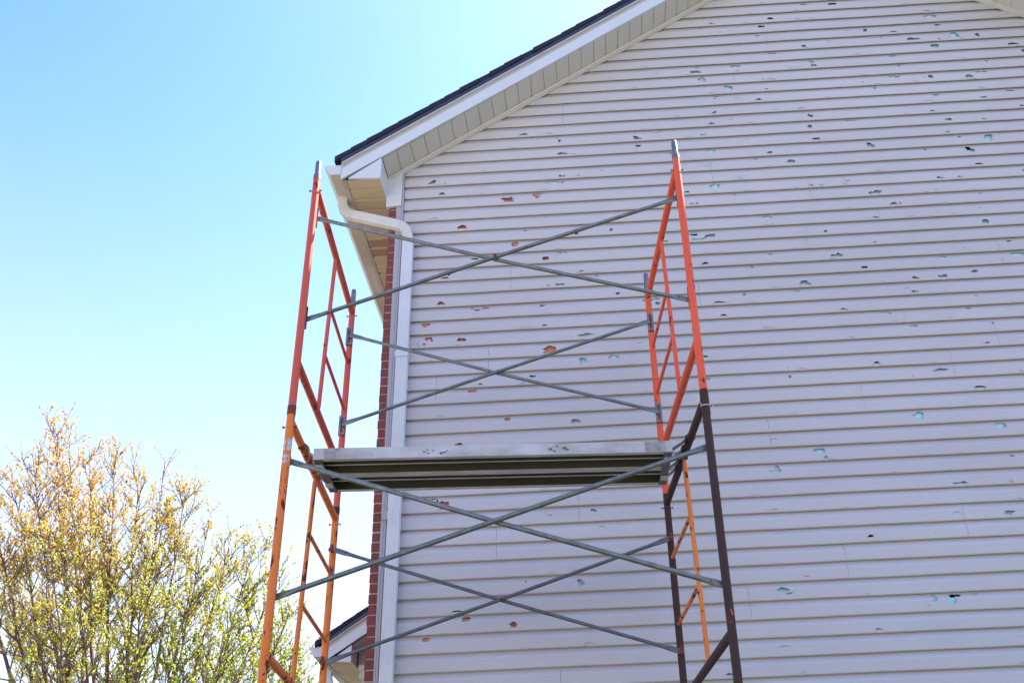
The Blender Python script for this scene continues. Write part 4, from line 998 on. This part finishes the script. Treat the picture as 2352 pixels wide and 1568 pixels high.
# end plates and hooks
for side, (f_, r_) in enumerate(((FL, RL), (FR, RR_))):
    b = MB(); s_ = 1 if side == 0 else -1; x0 = 0 if side == 0 else PL
    xa, xb = sorted((x0 + s_ * 0.004, x0 + s_ * 0.045)); pb(b, xa, xb, 0.004, PW - 0.004, -0.004, -0.001)
    xa, xb = sorted((x0 + s_ * 0.001, x0 + s_ * 0.005)); pb(b, xa, xb, 0.005, PW - 0.005, -0.004, PH - 0.008)
    ep = b.build('end_plate', M['galv_dark'], plank)
    for yy in (0.045, 0.175, 0.30, 0.41):
        c0 = O + ux * x0 + uy * yy + uz * 0.05
        t_ = (c0.y - f_.y) / (r_.y - f_.y); ax = at_z(f_.lerp(r_, t_), Z(2.385))
        b = MB(); pts = []
        top = math.pi * 0.95 if yy in (0.045, 0.30) else math.pi * 0.55
        pts.append(Vector((c0.x, c0.y, c0.z - 0.02))); pts.append(Vector(((c0.x + ax.x) / 2, c0.y, c0.z + 0.012)))
        for k in range(9):
            a = -0.15 + (top + 0.15) * k / 8
            pts.append(Vector((ax.x + s_ * (RT + 0.006) * math.cos(a), c0.y, ax.z + (RT + 0.006) * math.sin(a))))
        b.sweep(pts, (0.0055, 0.021), 8, up=(0, 1, 0), smooth=False)
        b.build('hook', M['galv'], plank)
    b = MB()
    for yy in (0.06, 0.31):
        xx = x0 + s_ * 0.02
        pb(b, xx - 0.02, xx + 0.02, yy, yy + 0.05, -0.012, -0.0045)
    build_each(b, 'latch_pad', M['gable_band'], plank)

# ------------------------------------------------------------------ maple tree
tr_ = random.Random(21)
TB = Vector((-8.6, 20.0, 0))
tree = empty('maple_tree', TB)
tag(tree, 'tall spring maple with many upright limbs and sparse orange and yellow green new leaves', 'tree')
tips = [(-330, 1500, 19), (-260, 1320, 20.5), (-160, 1190, 18.5), (-90, 1110, 21), (-30, 1100, 19.4), (25, 1060, 20.4), (75, 1020, 19.2), (122, 945, 20), (160, 1015, 21.5), (205, 1010, 20.6), (262, 1015, 19.4), (320, 1060, 20.5),
        (375, 1060, 19.8), (425, 1110, 20.3), (480, 1180, 20.2), (530, 1215, 21.2), (585, 1235, 19.6), (630, 1310, 20.4), (665, 1380, 19.2), (690, 1470, 20.5), (710, 1560, 19.8),
        (110, 1200, 17.6), (340, 1240, 17.8), (30, 1280, 22.2), (540, 1400, 18), (610, 1480, 22), (240, 1250, 22.4), (440, 1330, 18.8), (180, 1150, 18.8)]
wood = MB(); leafv = []; leaff = []; leafc = []


def leaf(p, d, s_):
    a = Vector((tr_.uniform(-1, 1), tr_.uniform(-1, 1), tr_.uniform(-0.6, 0.5))).normalized()
    d = (d * 0.3 + a + Vector((0, 0, -0.75))).normalized()
    sd = d.cross(Vector((tr_.uniform(-1, 1), tr_.uniform(-1, 1), tr_.uniform(-1, 1))))
    if sd.length < 0.05: return
    sd.normalize(); nn = sd.cross(d)
    k = len(leafv)
    w = s_ * 0.46
    leafv.extend([p, p + d * s_ * 0.42 + sd * w + nn * s_ * 0.12, p + d * s_, p + d * s_ * 0.42 - sd * w + nn * s_ * 0.12, p + d * s_ * 0.55])
    leaff.extend([(k, k + 1, k + 4), (k + 1, k + 2, k + 4), (k + 2, k + 3, k + 4), (k + 3, k, k + 4)])
    hgt = smooth01((p.z - 5.8) / 7.0)
    o = hgt * 0.74 - 0.04 * (p.x - TB.x) + tr_.uniform(-0.32, 0.32)
    if o > 0.42: c = (0.78 + tr_.uniform(-.10, .06), 0.50 + tr_.uniform(-.14, .12), 0.17)
    elif o > 0.20: c = (0.74 + tr_.uniform(-.08, .04), 0.60 + tr_.uniform(-.08, .06), 0.09)
    else: c = (0.46 + tr_.uniform(-.14, .16), 0.56 + tr_.uniform(-.14, .06), 0.08)
    leafc.extend([c] * 4)


def twig(p, d, L):
    sz = tr_.choice((0.026, 0.034, 0.040, 0.050))
    pts = [p]; dd = d.copy()
    for k in range(3):
        dd = (dd + Vector((tr_.uniform(-.25, .25), tr_.uniform(-.25, .25), tr_.uniform(-.05, .22)))).normalized()
        pts.append(pts[-1] + dd * L / 3)
    wood.sweep(pts, [0.0055, 0.0045, 0.0035, 0.002], 3, caps=False)
    for k in range(int(4 + L * 15)):
        t_ = tr_.uniform(0.15, 1.0) * 3; i = min(2, int(t_)); q = pts[i].lerp(pts[i + 1], t_ - i)
        for _ in range(tr_.choice((1, 2, 2, 3))):
            leaf(q, dd, sz * tr_.uniform(0.7, 1.3))


def branch(p, d, L, r, lvl):
    n_ = 5; pts = [p]; dd = d.copy()
    for k in range(n_):
        dd = (dd + Vector((tr_.uniform(-.16, .16), tr_.uniform(-.16, .16), tr_.uniform(-.02, .16)))).normalized()
        pts.append(pts[-1] + dd * L / n_)
    wood.sweep(pts, [r * (1 - 0.8 * k / n_) + 0.002 for k in range(n_ + 1)], 5, caps=False)
    cnt = int(2 + L * (4.2 if lvl == 1 else 3.6))
    for k in range(cnt):
        t_ = tr_.uniform(0.12, 1.0) * n_; i = min(n_ - 1, int(t_)); q = pts[i].lerp(pts[i + 1], t_ - i)
        ax = (pts[i + 1] - pts[i]).normalized()
        o = ax.orthogonal(); o.rotate(Matrix.Rotation(tr_.uniform(0, 6.28), 3, ax))
        nd = (ax * 0.8 + o * tr_.uniform(0.4, 0.85) + Vector((0, 0, 0.4))).normalized()
        if lvl > 0 and tr_.random() < 0.28: branch(q, nd, L * tr_.uniform(0.35, 0.55), r * 0.45, lvl - 1)
        else: twig(q, nd, tr_.uniform(0.22, 0.55))


stems = []
for (px, py, yy) in tips:
    tip = P(px, py + 22, yy)
    # limbs leave one of a few stout stems that fork low on the trunk
    ang = math.atan2(tip.x - TB.x, 1)
    hub = TB + Vector((0.45 * (tip.x - TB.x) / 4.0, (tip.y - TB.y) * 0.15, 2.2 + tr_.uniform(-0.3, 0.5)))
    n_ = 12; pts = []
    far = smooth01((px - 400) / 250)
    c1 = hub + Vector(((tip.x - hub.x) * (0.38 + 0.22 * far), (tip.y - hub.y) * 0.5, (tip.z - hub.z) * (0.36 - 0.02 * far)))
    for k in range(n_ + 1):
        t_ = k / n_
        q = hub * (1 - t_) ** 2 + c1 * (2 * t_ * (1 - t_)) + tip * (t_ * t_)
        w_ = 0.12 * t_ * (1 - t_) * 2
        q = q + Vector((tr_.uniform(-w_, w_), tr_.uniform(-w_, w_), tr_.uniform(-w_, w_) * .5))
        pts.append(q)
    L = (tip - hub).length
    r0 = 0.022 + 0.0078 * L
    wood.sweep(pts, [r0 * (1 - k / n_) ** 1.35 + 0.006 for k in range(n_ + 1)], 7, caps=False)
    cnt = int(8 + L * 2.4)
    for k in range(cnt):
        t_ = (0.42 + 0.56 * tr_.random() ** 0.6) * n_; i = min(n_ - 1, int(t_)); q = pts[i].lerp(pts[i + 1], t_ - i)
        ax = (pts[i + 1] - pts[i]).normalized(); o = ax.orthogonal(); o.rotate(Matrix.Rotation(tr_.uniform(0, 6.28), 3, ax))
        f_ = 1 - t_ / n_
        branch(q, (ax * 1.0 + o * tr_.uniform(0.5, 1.1) + Vector((0, 0, 0.25))).normalized(), 0.5 + 1.9 * f_ * tr_.uniform(0.6, 1.0), 0.008 + 0.018 * f_, 1)
    for k in range(9):
        twig(pts[-1].lerp(pts[-2], 0.22 * k) if k < 5 else pts[-2].lerp(pts[-3], 0.2 * (k - 5)), Vector((tr_.uniform(-.4, .4), tr_.uniform(-.4, .4), 1)).normalized(), tr_.uniform(0.15, 0.35))
trunk = MB(); trunk.sweep([TB, TB + Vector((0, 0, 1.0)), TB + Vector((0.05, 0, 2.2)), TB + Vector((0.05, 0, 2.9))], [0.52, 0.40, 0.38, 0.30], 18)
tk = trunk.build('trunk', M['bark'], tree)
wood.build('limbs', M['bark'], tree)
me = bpy.data.meshes.new('leaves'); me.from_pydata(leafv, [], leaff); me.materials.append(M['leaf'])
ca = me.color_attributes.new('leaf_colour', 'FLOAT_COLOR', 'CORNER')
buf = []
for c in leafc: buf += [c[0], c[1], c[2], 1.0] * 3
ca.data.foreach_set('color', buf)
lo_ = bpy.data.objects.new('leaves', me); col.objects.link(lo_); lo_.parent = tree; lo_.location = -TB
print('leaf faces', len(leaff), 'wood faces', len(wood.f))
